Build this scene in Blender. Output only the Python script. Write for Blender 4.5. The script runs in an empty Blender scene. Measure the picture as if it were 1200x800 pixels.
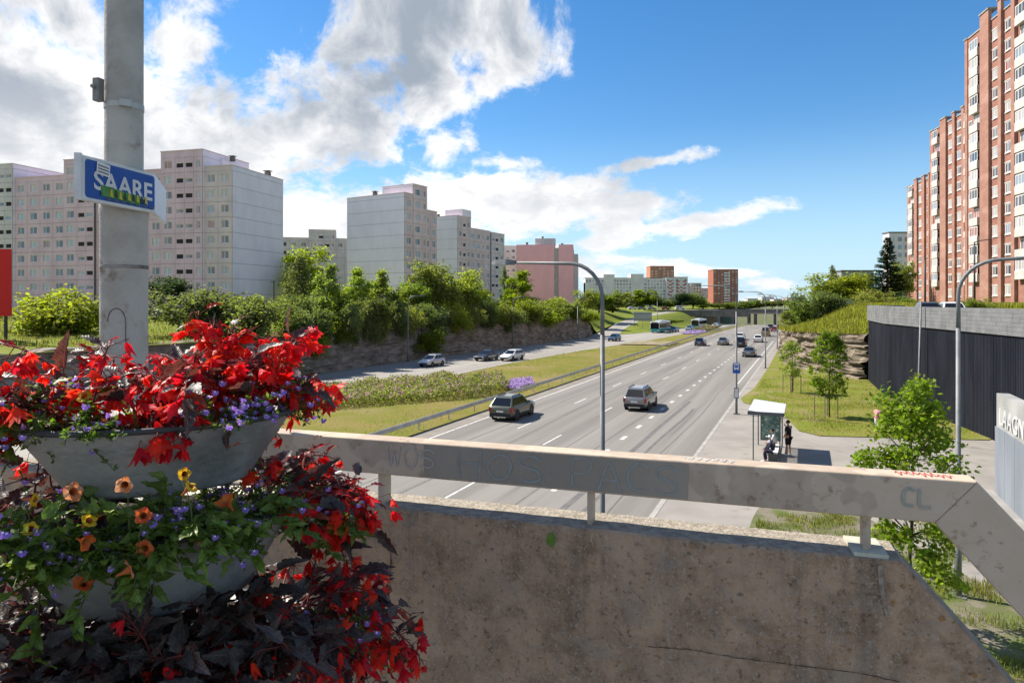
import bpy, bmesh, math, random
from mathutils import Vector, Matrix, noise
R = random.Random(11)
sc = bpy.context.scene
col = sc.collection
rad = math.radians
EYE = 8.3
# ---------------------------------------------------------------- camera
cam_d = bpy.data.cameras.new('camera'); cam = bpy.data.objects.new('camera', cam_d); col.objects.link(cam)
cam.location = (0, 0, EYE); cam.rotation_euler = (rad(90), 0, 0)
cam_d.sensor_width = 36; cam_d.lens = 24; cam_d.shift_y = -47/1200
cam_d.clip_start = .05; cam_d.clip_end = 9000
sc.camera = cam
# ---------------------------------------------------------------- light
SUN_EL, SUN_AZ = 47, -61            # azimuth clockwise from +Y
sd = bpy.data.lights.new('sun', 'SUN'); sd.energy = 3.9; sd.angle = rad(.55); sd.color = (1, .93, .82)
so = bpy.data.objects.new('sun', sd); col.objects.link(so)
sdir = Vector((math.sin(rad(SUN_AZ))*math.cos(rad(SUN_EL)), math.cos(rad(SUN_AZ))*math.cos(rad(SUN_EL)), math.sin(rad(SUN_EL))))
so.rotation_euler = sdir.to_track_quat('Z', 'Y').to_euler()
sc.view_settings.view_transform = 'Standard'; sc.view_settings.look = 'None'
sc.view_settings.exposure = 1.24; sc.view_settings.gamma = 1; sc.view_settings.use_curve_mapping = False
sc.cycles.max_bounces = 6; sc.cycles.diffuse_bounces = 3; sc.cycles.glossy_bounces = 3
sc.cycles.transmission_bounces = 4; sc.cycles.transparent_max_bounces = 8
sc.cycles.use_denoising = True; sc.cycles.sample_clamp_indirect = 6
sc.cycles.caustics_reflective = False; sc.cycles.caustics_refractive = False

class NT:
    """tiny node-graph writer"""
    def __init__(s, nt): s.nt = nt; s.n = nt.nodes; s.l = nt.links
    def set(s, sock, v):
        if isinstance(v, bpy.types.NodeSocket): s.l.new(v, sock)
        elif v is not None:
            if sock.type == 'RGBA' and hasattr(v, '__len__') and len(v) == 3: v = (*v, 1)
            sock.default_value = v
    def node(s, t, **kw):
        n = s.n.new(t)
        for k, v in kw.items(): setattr(n, k, v)
        return n
    def m(s, op, a, b=None, c=None, clamp=False):
        n = s.node('ShaderNodeMath', operation=op, use_clamp=clamp)
        s.set(n.inputs[0], a)
        if b is not None: s.set(n.inputs[1], b)
        if c is not None: s.set(n.inputs[2], c)
        return n.outputs[0]
    def noise(s, vec, scale, detail=4, rough=.55, dist=0, w=None):
        n = s.node('ShaderNodeTexNoise')
        if vec is not None: s.set(n.inputs['Vector'], vec)
        s.set(n.inputs['Scale'], scale); s.set(n.inputs['Detail'], detail); s.set(n.inputs['Roughness'], rough); s.set(n.inputs['Distortion'], dist)
        return n.outputs['Fac']
    def ramp(s, f, a, b, lo=0., hi=1., smooth=True):
        n = s.node('ShaderNodeMapRange', interpolation_type='SMOOTHSTEP' if smooth else 'LINEAR')
        s.set(n.inputs[0], f)
        for i, v in zip((1, 2, 3, 4), (a, b, lo, hi)): s.set(n.inputs[i], v)
        return n.outputs[0]
    def mix(s, f, a, b, mode='MIX'):
        n = s.node('ShaderNodeMix', data_type='RGBA', blend_type=mode)
        s.set(n.inputs[0], f); s.set(n.inputs[6], a); s.set(n.inputs[7], b)
        return n.outputs[2]
    def comb(s, x, y, z):
        n = s.node('ShaderNodeCombineXYZ')
        for i, v in enumerate((x, y, z)): s.set(n.inputs[i], v)
        return n.outputs[0]
    def sep(s, v):
        n = s.node('ShaderNodeSeparateXYZ'); s.set(n.inputs[0], v); return n.outputs
    def mapping(s, v, scale=(1, 1, 1), loc=(0, 0, 0), rot=(0, 0, 0)):
        n = s.node('ShaderNodeMapping'); s.set(n.inputs[0], v)
        n.inputs['Location'].default_value = loc; n.inputs['Rotation'].default_value = rot; n.inputs['Scale'].default_value = scale
        return n.outputs[0]

# ---------------------------------------------------------------- sky
W = bpy.data.worlds.new('World'); sc.world = W; W.use_nodes = True
def make_sky():
    nt = W.node_tree; nt.nodes.clear(); g = NT(nt)
    sky = g.node('ShaderNodeTexSky', sky_type='NISHITA', sun_disc=False)
    sky.sun_elevation = rad(SUN_EL); sky.sun_rotation = rad(SUN_AZ % 360)
    sky.air_density = 1.0; sky.dust_density = .15; sky.ozone_density = 3.0
    hsv = g.node('ShaderNodeHueSaturation'); hsv.inputs['Saturation'].default_value = 1.3; hsv.inputs['Value'].default_value = SKYV
    g.set(hsv.inputs['Color'], sky.outputs[0])
    tc = g.node('ShaderNodeTexCoord'); d = tc.outputs['Generated']
    x, y, z = g.sep(d)
    az = g.m('MULTIPLY', g.m('ARCTAN2', x, y), 57.2958)
    el = g.m('MULTIPLY', g.m('ARCSINE', z), 57.2958)
    # wispy detail; vertical squeeze towards the horizon as clouds are seen from the side
    sq = g.ramp(el, 0, 30, 2.6, 1.25, smooth=False)
    cv = g.comb(az, g.m('MULTIPLY', el, sq), 0)
    n1 = g.noise(cv, .085, 9, .6, .5)
    n2 = g.noise(g.mapping(cv, loc=(31, 7, 3)), .24, 9, .66, .3)
    nn = g.m('ADD', g.m('MULTIPLY', n1, .55), g.m('MULTIPLY', n2, .45))
    def ae(px, py):
        a = math.degrees(math.atan((px-600)/800)); e = math.degrees(math.atan((353-py)/math.hypot(800, px-600)))
        return a, e
    blobs = []
    def B(px, py, rx, ry, amp=1., tilt=0.):
        a, e = ae(px, py); k = math.cos(rad(a))**2
        blobs.append((a, e, rx/800*57.3*k, ry/800*57.3*math.cos(rad(a)), amp, tilt))
    B(40, 120, 290, 165, .95); B(270, 165, 180, 85, .95, -.25); B(190, 60, 80, 70, .7); B(390, 150, 95, 70, .95)
    B(520, 25, 150, 62, 1.15); B(505, 105, 62, 85, .95, .1); B(425, 50, 65, 36, .75); B(600, 60, 62, 50, .8); B(575, 95, 36, 26, .6)
    B(450, 95, 50, 40, .75); B(340, 265, 120, 75, .85); B(470, 250, 200, 48, 1.05); B(620, 238, 190, 42, 1.1); B(735, 240, 95, 40, 1.0); B(810, 262, 115, 19, 1.0, -.12)
    B(755, 192, 75, 11, .62, -.12); B(597, 192, 42, 12, .6); B(730, 280, 65, 22, .85); B(620, 312, 170, 26, .72); B(480, 305, 160, 45, .85); B(730, 330, 110, 20, .6)
    B(900, 333, 36, 8, .55); B(770, 315, 80, 9, .5); B(845, 320, 60, 8, .5); B(1010, 350, 160, 6, .2)
    rr = random.Random(3)
    for k in range(16):                       # the rest of the sky goes on with the same broken cloud
        blobs.append((rr.choice((-1, 1))*rr.uniform(62, 178), rr.uniform(6, 50), rr.uniform(10, 26), rr.uniform(5, 14), 1., 0))
    dens = None
    for a, e, ra, re, amp, tilt in blobs:
        da = g.m('SUBTRACT', az, a)
        dx = g.m('MULTIPLY', da, 1/ra)
        de = g.m('SUBTRACT', el, e)
        if tilt: de = g.m('ADD', de, g.m('MULTIPLY', da, tilt))
        dy = g.m('MULTIPLY', de, 1/re)
        r = g.m('SQRT', g.m('ADD', g.m('MULTIPLY', dx, dx), g.m('MULTIPLY', dy, dy)))
        v = g.m('MULTIPLY', g.m('SUBTRACT', 1., r), amp)
        dens = v if dens is None else g.m('SMOOTH_MAX', dens, v, .12)
    dens = g.m('MAXIMUM', dens, -1.)
    f = g.m('ADD', dens, g.m('MULTIPLY', g.m('SUBTRACT', nn, .5), 4.0))
    alpha = g.ramp(f, .0, .46)
    up = g.ramp(el, -1, 1.5)
    alpha = g.m('MULTIPLY', alpha, up)
    n3 = g.noise(g.mapping(cv, loc=(-12, 44, 9)), .075, 6, .55, .3)
    n4 = g.noise(g.mapping(cv, loc=(5, -21, 2)), .22, 7, .6, .4)
    thick = g.m('ADD', g.m('ADD', g.m('MULTIPLY', f, .5), g.m('MULTIPLY', g.m('SUBTRACT', n3, .5), 2.6)), g.m('MULTIPLY', g.m('SUBTRACT', n4, .5), 2.0))
    low = g.ramp(el, 4, 18, .5, 1.)
    core = g.m('MULTIPLY', g.ramp(thick, -.6, .95), low)
    ccol = g.mix(core, (CLW, CLW*.985, CLW*.97), (CLW*.29, CLW*.335, CLW*.40))
    clear_sky = g.mix(g.ramp(el, -1, 15, .8, 0.), hsv.outputs[0], (1.75, 2.65, 3.45))
    fin = g.mix(alpha, clear_sky, ccol)
    bg = g.node('ShaderNodeBackground'); g.set(bg.inputs[0], fin); bg.inputs[1].default_value = .13
    out = g.node('ShaderNodeOutputWorld'); g.l.new(bg.outputs[0], out.inputs[0])
SKYV, CLW = .52, 4.3
make_sky()
# ---------------------------------------------------------------- materials
MATS = {}
def M(name, c, rough=.8, c2=None, ns=1., nd=5, lo=.35, hi=.65, bump=0., bs=20., metal=0., spec=.3, trans=None, rnd=0., island=0., dirt=None, coat=0., coord='pos', stretch=(1, 1, 1), tw=.45, spots=None, rotz=0.):
    """c..c2 mottled by noise; dirt=(colour, scale, lo, hi) second layer; trans = leaf translucency colour; rnd/island = random value shift"""
    if name in MATS: return MATS[name]
    m = bpy.data.materials.new(name); m.use_nodes = True; nt = m.node_tree; nt.nodes.clear(); g = NT(nt)
    if coord == 'pos': v = g.node('ShaderNodeNewGeometry').outputs['Position']
    else: v = g.node('ShaderNodeTexCoord').outputs['Object']
    v0 = v
    if rotz: v = g.mapping(v, rot=(0, 0, rotz))
    if stretch != (1, 1, 1): v = g.mapping(v, scale=stretch)
    colr = c
    if c2 is not None: colr = g.mix(g.ramp(g.noise(v, ns, nd), lo, hi), c, c2)
    if dirt: colr = g.mix(g.ramp(g.noise(v, dirt[1], 6, .6), dirt[2], dirt[3]), colr, dirt[0])
    if spots:
        vo = g.node('ShaderNodeTexVoronoi'); g.set(vo.inputs['Vector'], v); vo.inputs['Scale'].default_value = spots[1]
        colr = g.mix(g.ramp(vo.outputs['Distance'], spots[2], spots[3], 1, 0), colr, spots[0])
    if rnd or island:
        fac = g.node('ShaderNodeNewGeometry').outputs['Random Per Island'] if island else g.node('ShaderNodeObjectInfo').outputs['Random']
        amt = island or rnd
        h = g.node('ShaderNodeHueSaturation')
        g.set(h.inputs['Value'], g.ramp(fac, 0, 1, 1-amt, 1+amt, smooth=False))
        g.set(h.inputs['Hue'], g.ramp(fac, 0, 1, .5-amt*.05, .5+amt*.05, smooth=False))
        g.set(h.inputs['Color'], colr); colr = h.outputs[0]
        if island:                                # neighbouring trees differ a little as well
            orr = g.node('ShaderNodeObjectInfo').outputs['Random']; h2 = g.node('ShaderNodeHueSaturation')
            g.set(h2.inputs['Value'], g.ramp(orr, 0, 1, .78, 1.2, smooth=False)); g.set(h2.inputs['Hue'], g.ramp(g.m('FRACT', g.m('MULTIPLY', orr, 7.31)), 0, 1, .478, .515, smooth=False)); g.set(h2.inputs['Saturation'], g.ramp(g.m('FRACT', g.m('MULTIPLY', orr, 3.77)), 0, 1, .75, 1.05, smooth=False)); g.set(h2.inputs['Color'], colr); colr = h2.outputs[0]
    p = g.node('ShaderNodeBsdfPrincipled')
    g.set(p.inputs['Base Color'], colr); p.inputs['Roughness'].default_value = rough; p.inputs['Metallic'].default_value = metal
    p.inputs['Specular IOR Level'].default_value = spec; p.inputs['Coat Weight'].default_value = coat
    if bump:
        b = g.node('ShaderNodeBump'); b.inputs['Strength'].default_value = bump; b.inputs['Distance'].default_value = .05
        g.set(b.inputs['Height'], g.noise(v0 if rotz else v, bs, 6, .6)); g.l.new(b.outputs[0], p.inputs['Normal'])
    sh = p.outputs[0]
    if trans is not None:
        t = g.node('ShaderNodeBsdfTranslucent')
        g.set(t.inputs[0], g.mix(1., colr, trans, 'MULTIPLY') if isinstance(colr, bpy.types.NodeSocket) else tuple(a*b for a, b in zip(c, trans)))
        ms = g.node('ShaderNodeMixShader'); ms.inputs[0].default_value = tw
        g.l.new(sh, ms.inputs[1]); g.l.new(t.outputs[0], ms.inputs[2]); sh = ms.outputs[0]
    o = g.node('ShaderNodeOutputMaterial'); g.l.new(sh, o.inputs[0])
    MATS[name] = m
    return m
def glass_mat(name, c, rnd=.5, rough=.06, curtain=None):
    m = bpy.data.materials.new(name); m.use_nodes = True; g = NT(m.node_tree); p = g.n['Principled BSDF']
    r = g.node('ShaderNodeObjectInfo').outputs['Random']
    cc = c
    if curtain:
        cc = g.mix(g.ramp(r, .45, .55), c, curtain); cc = g.mix(g.ramp(r, .86, .88), cc, (.20, .27, .33)); cc = g.mix(g.ramp(r, .96, .97), cc, (.30, .09, .07))
        z_ = g.sep(g.node('ShaderNodeTexCoord').outputs['Object'])[0]; cc = g.mix(g.m('MULTIPLY', g.ramp(g.m('ABSOLUTE', g.m('SUBTRACT', z_, g.ramp(r, 0, 1, .3, 1.2))), .25, .3, 1, 0), .5), cc, (.3, .28, .26))
    g.set(p.inputs['Base Color'], cc); p.inputs['Roughness'].default_value = rough; p.inputs['Specular IOR Level'].default_value = .9
    p.inputs['Coat Weight'].default_value = .3; p.inputs['Coat Roughness'].default_value = .03
    MATS[name] = m; return m

# ---------------------------------------------------------------- mesh helpers
class MB:
    def __init__(s): s.v = []; s.f = []; s.mi = []
    def add(s, vs, fs, mi=0):
        o = len(s.v); s.v += [tuple(p) for p in vs]
        s.f += [tuple(i+o for i in f) for f in fs]; s.mi += [mi]*len(fs)
        return s
    def box(s, x0, x1, y0, y1, z0, z1, mi=0, M_=None):
        v = [Vector((x, y, z)) for z in (z0, z1) for y in (y0, y1) for x in (x0, x1)]
        if M_ is not None: v = [M_ @ p for p in v]
        return s.add(v, [(0, 2, 3, 1), (4, 5, 7, 6), (0, 1, 5, 4), (2, 6, 7, 3), (0, 4, 6, 2), (1, 3, 7, 5)], mi)
    def tube(s, pts, r, n=8, mi=0, cap=True):
        pts = [Vector(p) for p in pts]; k = len(pts)
        rs = r if hasattr(r, '__len__') else [r]*k
        vs = []; fs = []; ref = None
        for i, p in enumerate(pts):
            t = (pts[min(i+1, k-1)]-pts[max(i-1, 0)])
            if t.length < 1e-9: t = Vector((0, 0, 1))
            t.normalize()
            if ref is None: ref = t.orthogonal().normalized()
            a = ref - t*ref.dot(t)
            a = a.normalized() if a.length > 1e-6 else t.orthogonal().normalized()
            ref = a; b = t.cross(a)
            for j in range(n):
                th = 2*math.pi*j/n
                vs.append(p+(a*math.cos(th)+b*math.sin(th))*rs[i])
        for i in range(k-1):
            for j in range(n):
                j2 = (j+1) % n
                fs.append((i*n+j, i*n+j2, (i+1)*n+j2, (i+1)*n+j))
        if cap: fs += [tuple(range(n-1, -1, -1)), tuple(range((k-1)*n, k*n))]
        return s.add(vs, fs, mi)
    def lathe(s, prof, n=24, mi=0, sy=1., c=(0, 0, 0)):
        vs = []; fs = []; k = len(prof)
        for r, z in prof:
            for j in range(n):
                th = 2*math.pi*j/n; vs.append((c[0]+r*math.cos(th), c[1]+r*math.sin(th)*sy, c[2]+z))
        for i in range(k-1):
            for j in range(n):
                j2 = (j+1) % n; fs.append((i*n+j, i*n+j2, (i+1)*n+j2, (i+1)*n+j))
        return s.add(vs, fs, mi)
    def prism(s, poly, axis, a, b, mi=0):
        """poly of 2-D points extruded along axis ('x','y','z') from a to b"""
        def P(p, t): return {'x': (t, p[0], p[1]), 'y': (p[0], t, p[1]), 'z': (p[0], p[1], t)}[axis]
        n = len(poly)
        vs = [P(p, a) for p in poly]+[P(p, b) for p in poly]
        fs = [tuple(range(n)), tuple(range(2*n-1, n-1, -1))]+[(i, n+i, n+(i+1) % n, (i+1) % n) for i in range(n)]
        return s.add(vs, fs, mi)
    def mesh(s, name, mats, smooth=False):
        me = bpy.data.meshes.new(name); me.from_pydata(s.v, [], s.f)
        if not isinstance(mats, (list, tuple)): mats = [mats]
        for m in mats: me.materials.append(m)
        me.polygons.foreach_set('material_index', s.mi)
        if smooth: me.polygons.foreach_set('use_smooth', [True]*len(s.f))
        me.update(); return me
    def fix(s):
        return s
    def build(s, name, mats, parent=None, smooth=False, **kw):
        return put(name, s.mesh(name, mats, smooth), parent, **kw)
def recalc(me):
    bm = bmesh.new(); bm.from_mesh(me); bmesh.ops.recalc_face_normals(bm, faces=bm.faces); bm.to_mesh(me); bm.free(); return me
def put(name, me, parent=None, loc=None, rot=None, scale=None, kind=None):
    o = bpy.data.objects.new(name, me); col.objects.link(o)
    if parent is not None: o.parent = parent
    if loc is not None: o.location = loc
    if rot is not None: o.rotation_euler = rot
    if scale is not None: o.scale = scale if hasattr(scale, '__len__') else (scale,)*3
    if kind: o['kind'] = kind
    return o
def tag(o, label, cat, group=None):
    o['label'] = label; o['category'] = cat
    if group: o['group'] = group
    return o
def thing(name, label, cat, loc=(0, 0, 0), rz=0., group=None, scale=None):
    o = bpy.data.objects.new(name, None); col.objects.link(o); o.location = loc; o.rotation_euler = (0, 0, rz)
    if scale is not None: o.scale = scale if hasattr(scale, '__len__') else (scale,)*3
    o.empty_display_size = .2
    return tag(o, label, cat, group)
def copy_tree(o, label, loc, rz, scale=None, parent=None, group=None):
    kids = list(o.children)
    c = o.copy(); col.objects.link(c); c.parent = parent
    if parent is None:
        c.location = loc; c.rotation_euler = (0, 0, rz); c['label'] = label
        if scale is not None: c.scale = scale if hasattr(scale, '__len__') else (scale,)*3
        if group: c['group'] = group
    for k in kids: copy_tree(k, None, None, None, None, c)
    return c
def bevel(o, w=.01, seg=2):
    m = o.modifiers.new('bevel', 'BEVEL'); m.width = w; m.segments = seg; m.limit_method = 'ANGLE'; m.angle_limit = rad(40); return o
# road frame: u along the road, v to its right; pixel helpers give world places read off the photo
TH = math.atan(345/800); SN, CS = math.sin(TH), math.cos(TH)
RZ = math.pi/2-TH                                     # heading of +u
def P(u, v, z=0.): return Vector((u*SN+v*CS, u*CS-v*SN, z))
def UV(x, y): return x*SN+y*CS, x*CS-y*SN
def at(px, Y, z=0.): return Vector(((px-600)/800*Y, Y, z))
def Zat(py, Y): return EYE-(py-353)/800*Y
def lerp(t, pts):
    """piecewise linear through (t, value) pairs"""
    if t <= pts[0][0]: return pts[0][1]
    for (a, x), (b, y) in zip(pts, pts[1:]):
        if t <= b: return x+(y-x)*(t-a)/(b-a)
    return pts[-1][1]
def sm(t): t = max(0., min(1., t)); return t*t*(3-2*t)
def dip(u): return -3*(max(0, u-150)/200)**2 if u < 450 else -6.75
def nz(x, y, z=0.): return noise.noise(Vector((x, y, z)))
# ================================================================ the setting
asphalt = M('asphalt', (.16, .148, .132), .85, (.225, .209, .188), .5, 6, .32, .66, bump=.25, bs=30, dirt=((.125, .117, .108), .9, .52, .75), stretch=(1, .03, 1), rotz=TH)
shoulder = M('road_shoulder', (.24, .215, .185), .9, (.19, .17, .145), .6, 6, bump=.3, bs=30)
asphalt_l = M('asphalt_pale', (.25, .23, .205), .85, (.30, .28, .25), .35, 6, bump=.2, bs=30, dirt=((.21, .195, .175), .9, .5, .8), stretch=(1, .04, 1), rotz=TH)
pave = M('pavement', (.235, .215, .19), .9, (.285, .262, .232), .4, 6, bump=.25, bs=40, dirt=((.2, .185, .165), 1.1, .55, .75))
kerbm = M('kerb_stone', (.36, .34, .31), .85, (.28, .265, .24), 2., bump=.3, bs=25)
grass_mow = M('mown_grass', (.15, .15, .028), .95, (.20, .16, .05), .25, 7, .38, .66, bump=.7, bs=14, dirt=((.25, .185, .10), .11, .5, .72), spec=.1)
lawn_m = M('lawn_grass', (.15, .175, .025), .95, (.2, .18, .05), .5, 7, .4, .66, bump=.7, bs=16, dirt=((.25, .2, .12), .35, .54, .7), spec=.1)
meadow = M('meadow_grass', (.13, .18, .02), .95, (.19, .19, .035), .35, 6, bump=.8, bs=8, dirt=((.09, .125, .018), 1.3, .5, .7), spec=.1)
soil = M('soil', (.13, .115, .075), .95, (.1, .12, .04), .2, 5, bump=.4, bs=6)
paint = M('road_paint', (.58, .56, .53), .7, (.30, .285, .265), 5., 8, .42, .68)
gravel = M('gravel', (.19, .165, .125), .95, (.11, .12, .045), .9, 6, .45, .6, bump=.8, bs=25, dirt=((.1, .13, .03), .6, .5, .62))
concrete = M('concrete', (.33, .31, .285), .85, (.25, .235, .215), .8, 6, bump=.2, bs=30)
UL = list(range(-120, 60, 20))+list(range(60, 280, 8))+list(range(280, 460, 20))
def structure(o): o['kind'] = 'structure'; return o
def strip(name, va, vb, us, off, mat, n=1, zf=None, parent=None, thick=0.):
    mb = MB(); vs = []; fs = []; k = n+1
    for u in us:
        a, b = va(u), vb(u)
        for j in range(k):
            v = a+(b-a)*j/n
            vs.append(P(u, v, (zf(u, v) if zf else dip(u))+off))
    for i in range(len(us)-1):
        for j in range(n): fs.append((i*k+j, i*k+j+1, (i+1)*k+j+1, (i+1)*k+j))
    fs = [f[::-1] for f in fs]
    mb.add(vs, fs)
    me = mb.mesh(name, mat)
    if me.polygons and me.polygons[0].normal.z < 0: me.flip_normals()
    o = put(name, me, parent)
    return o if parent else structure(o)
C = lambda x: (lambda u: x)
vN = lambda u: lerp(u, [(85, -36.5), (110, -34.8), (140, -31.4), (157, -30), (260, -26), (400, -24.8)])
vF = lambda u: lerp(u, [(83, -51.2), (119, -48.2), (152, -46.4), (165, -43), (186, -38.5), (240, -35), (300, -33), (400, -32)])
slipL = lambda u: lerp(u, [(120, -48.4), (152, -46.6), (173, -50), (200, -53), (240, -54.5), (275, -53.5), (320, -50)])
slipR = lambda u: lerp(u, [(152, -44), (165, -42.5), (175, -44.5), (187, -46.8), (210, -48.6), (240, -49.4), (275, -48.4), (320, -45)])
slipZ = lambda u: lerp(u, [(168, 0), (185, .25), (210, 1.9), (240, 3.3), (270, 3.9), (320, 4.3)])
strip('ground', C(-75), C(40), UL, -.10, soil)
# far country beyond the overpass, one sheet to the horizon
mb = MB(); mb.add([P(440, -4000, 2), P(440, 4000, 2), P(6500, 5200, 2), P(6500, -5200, 2)], [(3, 2, 1, 0)])
far = mb.mesh('far_ground', M('far_fields', (.09, .11, .04), .95, (.14, .15, .06), .01, 4)); 
if far.polygons[0].normal.z < 0: far.flip_normals()
structure(put('far_ground', far))
road = strip('main_road', C(-22.6), C(-5.5), UL, 0, asphalt)
strip('road_shoulder', C(-22.55), C(-21.1), UL, .004, shoulder)
left_road = strip('left_road', vF, vN, UL, 0, asphalt_l)
strip('median_grass', lambda u: vN(u)+.25, C(-22.35), UL, .02, grass_mow, 8, lambda u, v: dip(u)+.12*math.sin(math.pi*min(1, max(0, (v-vN(u))/(-22.4-vN(u))))))
strip('median_kerb', lambda u: vN(u), lambda u: vN(u)+.22, UL, .09, kerbm)
# bare strip crossing the median
strip('median_crossing', lambda u: vN(u)+.3, C(-23.2), [126, 130, 134, 138], .2, M('worn_soil', (.27, .22, .16), .95, (.16, .15, .05), .5, 6, bump=.5, bs=12), 6, lambda u, v: dip(u)+.1*math.sin(math.pi*min(1, max(0, (v-vN(u))/(-22.4-vN(u))))))
slip = strip('slip_road', slipL, slipR, list(range(152, 180, 4))+list(range(180, 321, 10)), .012, asphalt_l, 1, lambda u, v: slipZ(u))
mb = MB(); mb.add([P(385, -75, -7.2), P(385, 40, -7.2), P(445, 60, 2.01), P(445, -95, 2.01)], [(0, 1, 2, 3)])
me = mb.mesh('far_bank', soil); recalc(me); me.flip_normals() if me.polygons[0].normal.z < 0 else None; structure(put('far_bank', me))
# road markings: each dash its own piece of the road
def dash(u0, u1, v, w=.12, parent=road, off=.005):
    mb = MB(); n = max(1, int((u1-u0)/25)); vs = []; fs = []
    for i in range(n+1):
        u = u0+(u1-u0)*i/n; vs += [P(u, v-w/2, dip(u)+off), P(u, v+w/2, dip(u)+off)]
    for i in range(n): fs.append((2*i, 2*i+1, 2*i+3, 2*i+2))
    me = mb.add(vs, fs).mesh('lane_dash', paint)
    if me.polygons[0].normal.z < 0: me.flip_normals()
    o = put('lane_dash' if u1-u0 < 20 else 'edge_line', me, parent)
    return o
dash(-60, 330, -20.95, .16); dash(72, 330, -6.35, .14)
for v, u0 in ((-17.3, 41.0), (-14.0, 37.0)):
    for k in range(-3, 16): dash(u0+12*k, u0+12*k+3.2, v, .13)
for k in range(-8, 60):
    dash(36.2+4.05*k, 36.2+4.05*k+1.15, -10.2, .26)
# darker repair seams that run with the lanes
seam = M('tar_seam', (.115, .108, .1), .7, (.15, .141, .13), 2.)
mb = MB()
for v, w, a, b in ((-18.6, .08, 5, 70), (-8.9, .28, 10, 60), (-8.1, .16, 12, 55), (-16.1, .06, 20, 95), (-12.6, .05, 30, 140), (-7.2, .06, 14, 120), (-10.9, .07, 8, 90)):
    pts = [(u, v+.25*nz(u*.07, v)) for u in range(a, b, 3)]
    for (u0, p0), (u1, p1) in zip(pts, pts[1:]):
        mb.add([P(u0, p0-w/2, .006), P(u1, p1-w/2, .006), P(u1, p1+w/2, .006), P(u0, p0+w/2, .006)], [(0, 1, 2, 3)])
me = mb.mesh('tar_seam', seam); recalc(me); put('tar_seam', me, road)
# right-hand pavement, kerb, lawns
strip('roadside_kerb', C(-5.5), C(-5.28), UL, .13, kerbm); 
mb = MB()
for a, b in zip(UL, UL[1:]): mb.add([P(a, -5.5, dip(a)-.05), P(b, -5.5, dip(b)-.05), P(b, -5.5, dip(b)+.13), P(a, -5.5, dip(a)+.13)], [(0, 1, 2, 3)])
mb.build('kerb_face', kerbm)['kind'] = 'structure'
strip('pavement', C(-5.28), C(18), [u for u in UL if u <= 300], .12, pave)
def sheet(name, pts, z, mat, curve=0.):
    bm = bmesh.new(); vs = [bm.verts.new((x, y, z)) for x, y in pts]; f = bm.faces.new(vs)
    bmesh.ops.triangulate(bm, faces=[f]); me = bpy.data.meshes.new(name); bm.to_mesh(me); bm.free(); me.materials.append(mat)
    if me.polygons[0].normal.z < 0: me.flip_normals()
    return structure(put(name, me))
def gp(px, py, z=.12): Y = 800*(EYE-z)/(py-353); return ((px-600)/800*Y, Y)
def roundpoly(pts, n=4):
    out = []
    k = len(pts)
    for i in range(k):
        a, b, c = (Vector(pts[(i+d) % k]) for d in (-1, 0, 1))
        p0 = b+(a-b)*.18; p1 = b+(c-b)*.18
        for j in range(n+1):
            t = j/n; q = p0*(1-t)**2+b*2*t*(1-t)+p1*t*t; out.append((q.x, q.y))
    return out
lawn_pts = [gp(868, 467), gp(871, 472), gp(914, 483), gp(936, 505), gp(960, 511), gp(1040, 513), gp(1158, 516), (30.6, 42), (33.5, 58), (38.5, 72), tuple(P(84, 4)[:2]), tuple(P(93, -1)[:2]), tuple(P(104, -3.4)[:2]), tuple(P(125, -3.6)[:2]), tuple(P(125, -4.4)[:2]), tuple(P(92, -4.3)[:2]), gp(884, 455)]
sheet('lawn', lawn_pts, .16, lawn_m)
mb = MB(); q0 = [gp(1040, 515.5), gp(1085, 519), (27.0, 37.2), (26.2, 34.4)]
for a, b in zip(q0, q0[1:]):
    for i in range(6):
        x0, y0 = (a[k]+(b[k]-a[k])*i/6+.05*nz(a[0]+i, a[1], k) for k in (0, 1)); x1, y1 = (a[k]+(b[k]-a[k])*(i+1)/6+.05*nz(a[0]+i+1, a[1], k) for k in (0, 1))
        mb.add([(x0, y0-.05, .125), (x1, y1-.05, .125), (x1, y1+.05, .125), (x0, y0+.05, .125)], [(0, 1, 2, 3)])
structure(mb.build('pavement_seam', seam))
verge_pts = [tuple(P(29.6, -1.9)[:2]), tuple(P(30.2, 1.4)[:2]), tuple(P(27, 3.1)[:2]), tuple(P(22, 5.2)[:2]), tuple(P(4, 5.6)[:2]), tuple(P(4, -1.9)[:2])]
sheet('grass_verge', roundpoly(verge_pts), .155, gravel)
# ---------------------------------------------------------------- high ground on both sides
def plateau(name, vE, z0, zp, us, sgn, ds, mat, run=30., wob=.35):
    mb = MB(); vs = []; fs = []; k = len(ds)
    for u in us:
        for d in ds:
            z = z0(u)+(zp(u)-z0(u))*sm(d/run(u) if callable(run) else d/run)
            p = P(u, vE(u)+sgn*d, z)
            if 0 < d < 300: p.z += wob*nz(p.x*.09, p.y*.09, 3)*min(1, d/6)
            vs.append(p)
    for i in range(len(us)-1):
        for j in range(k-1): fs.append((i*k+j, i*k+j+1, (i+1)*k+j+1, (i+1)*k+j))
    me = mb.add(vs, fs).mesh(name, mat, True); recalc(me)
    if sum(p.normal.z for p in me.polygons) < 0: me.flip_normals()
    return structure(put(name, me))
slope_edge = lambda u: vF(u)-.5 if u < 150 else lerp(u, [(150, -47.6), (165, -49), (173, -50.6), (200, -53.4), (240, -54.9), (275, -54), (320, -51), (400, -45)])
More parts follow.
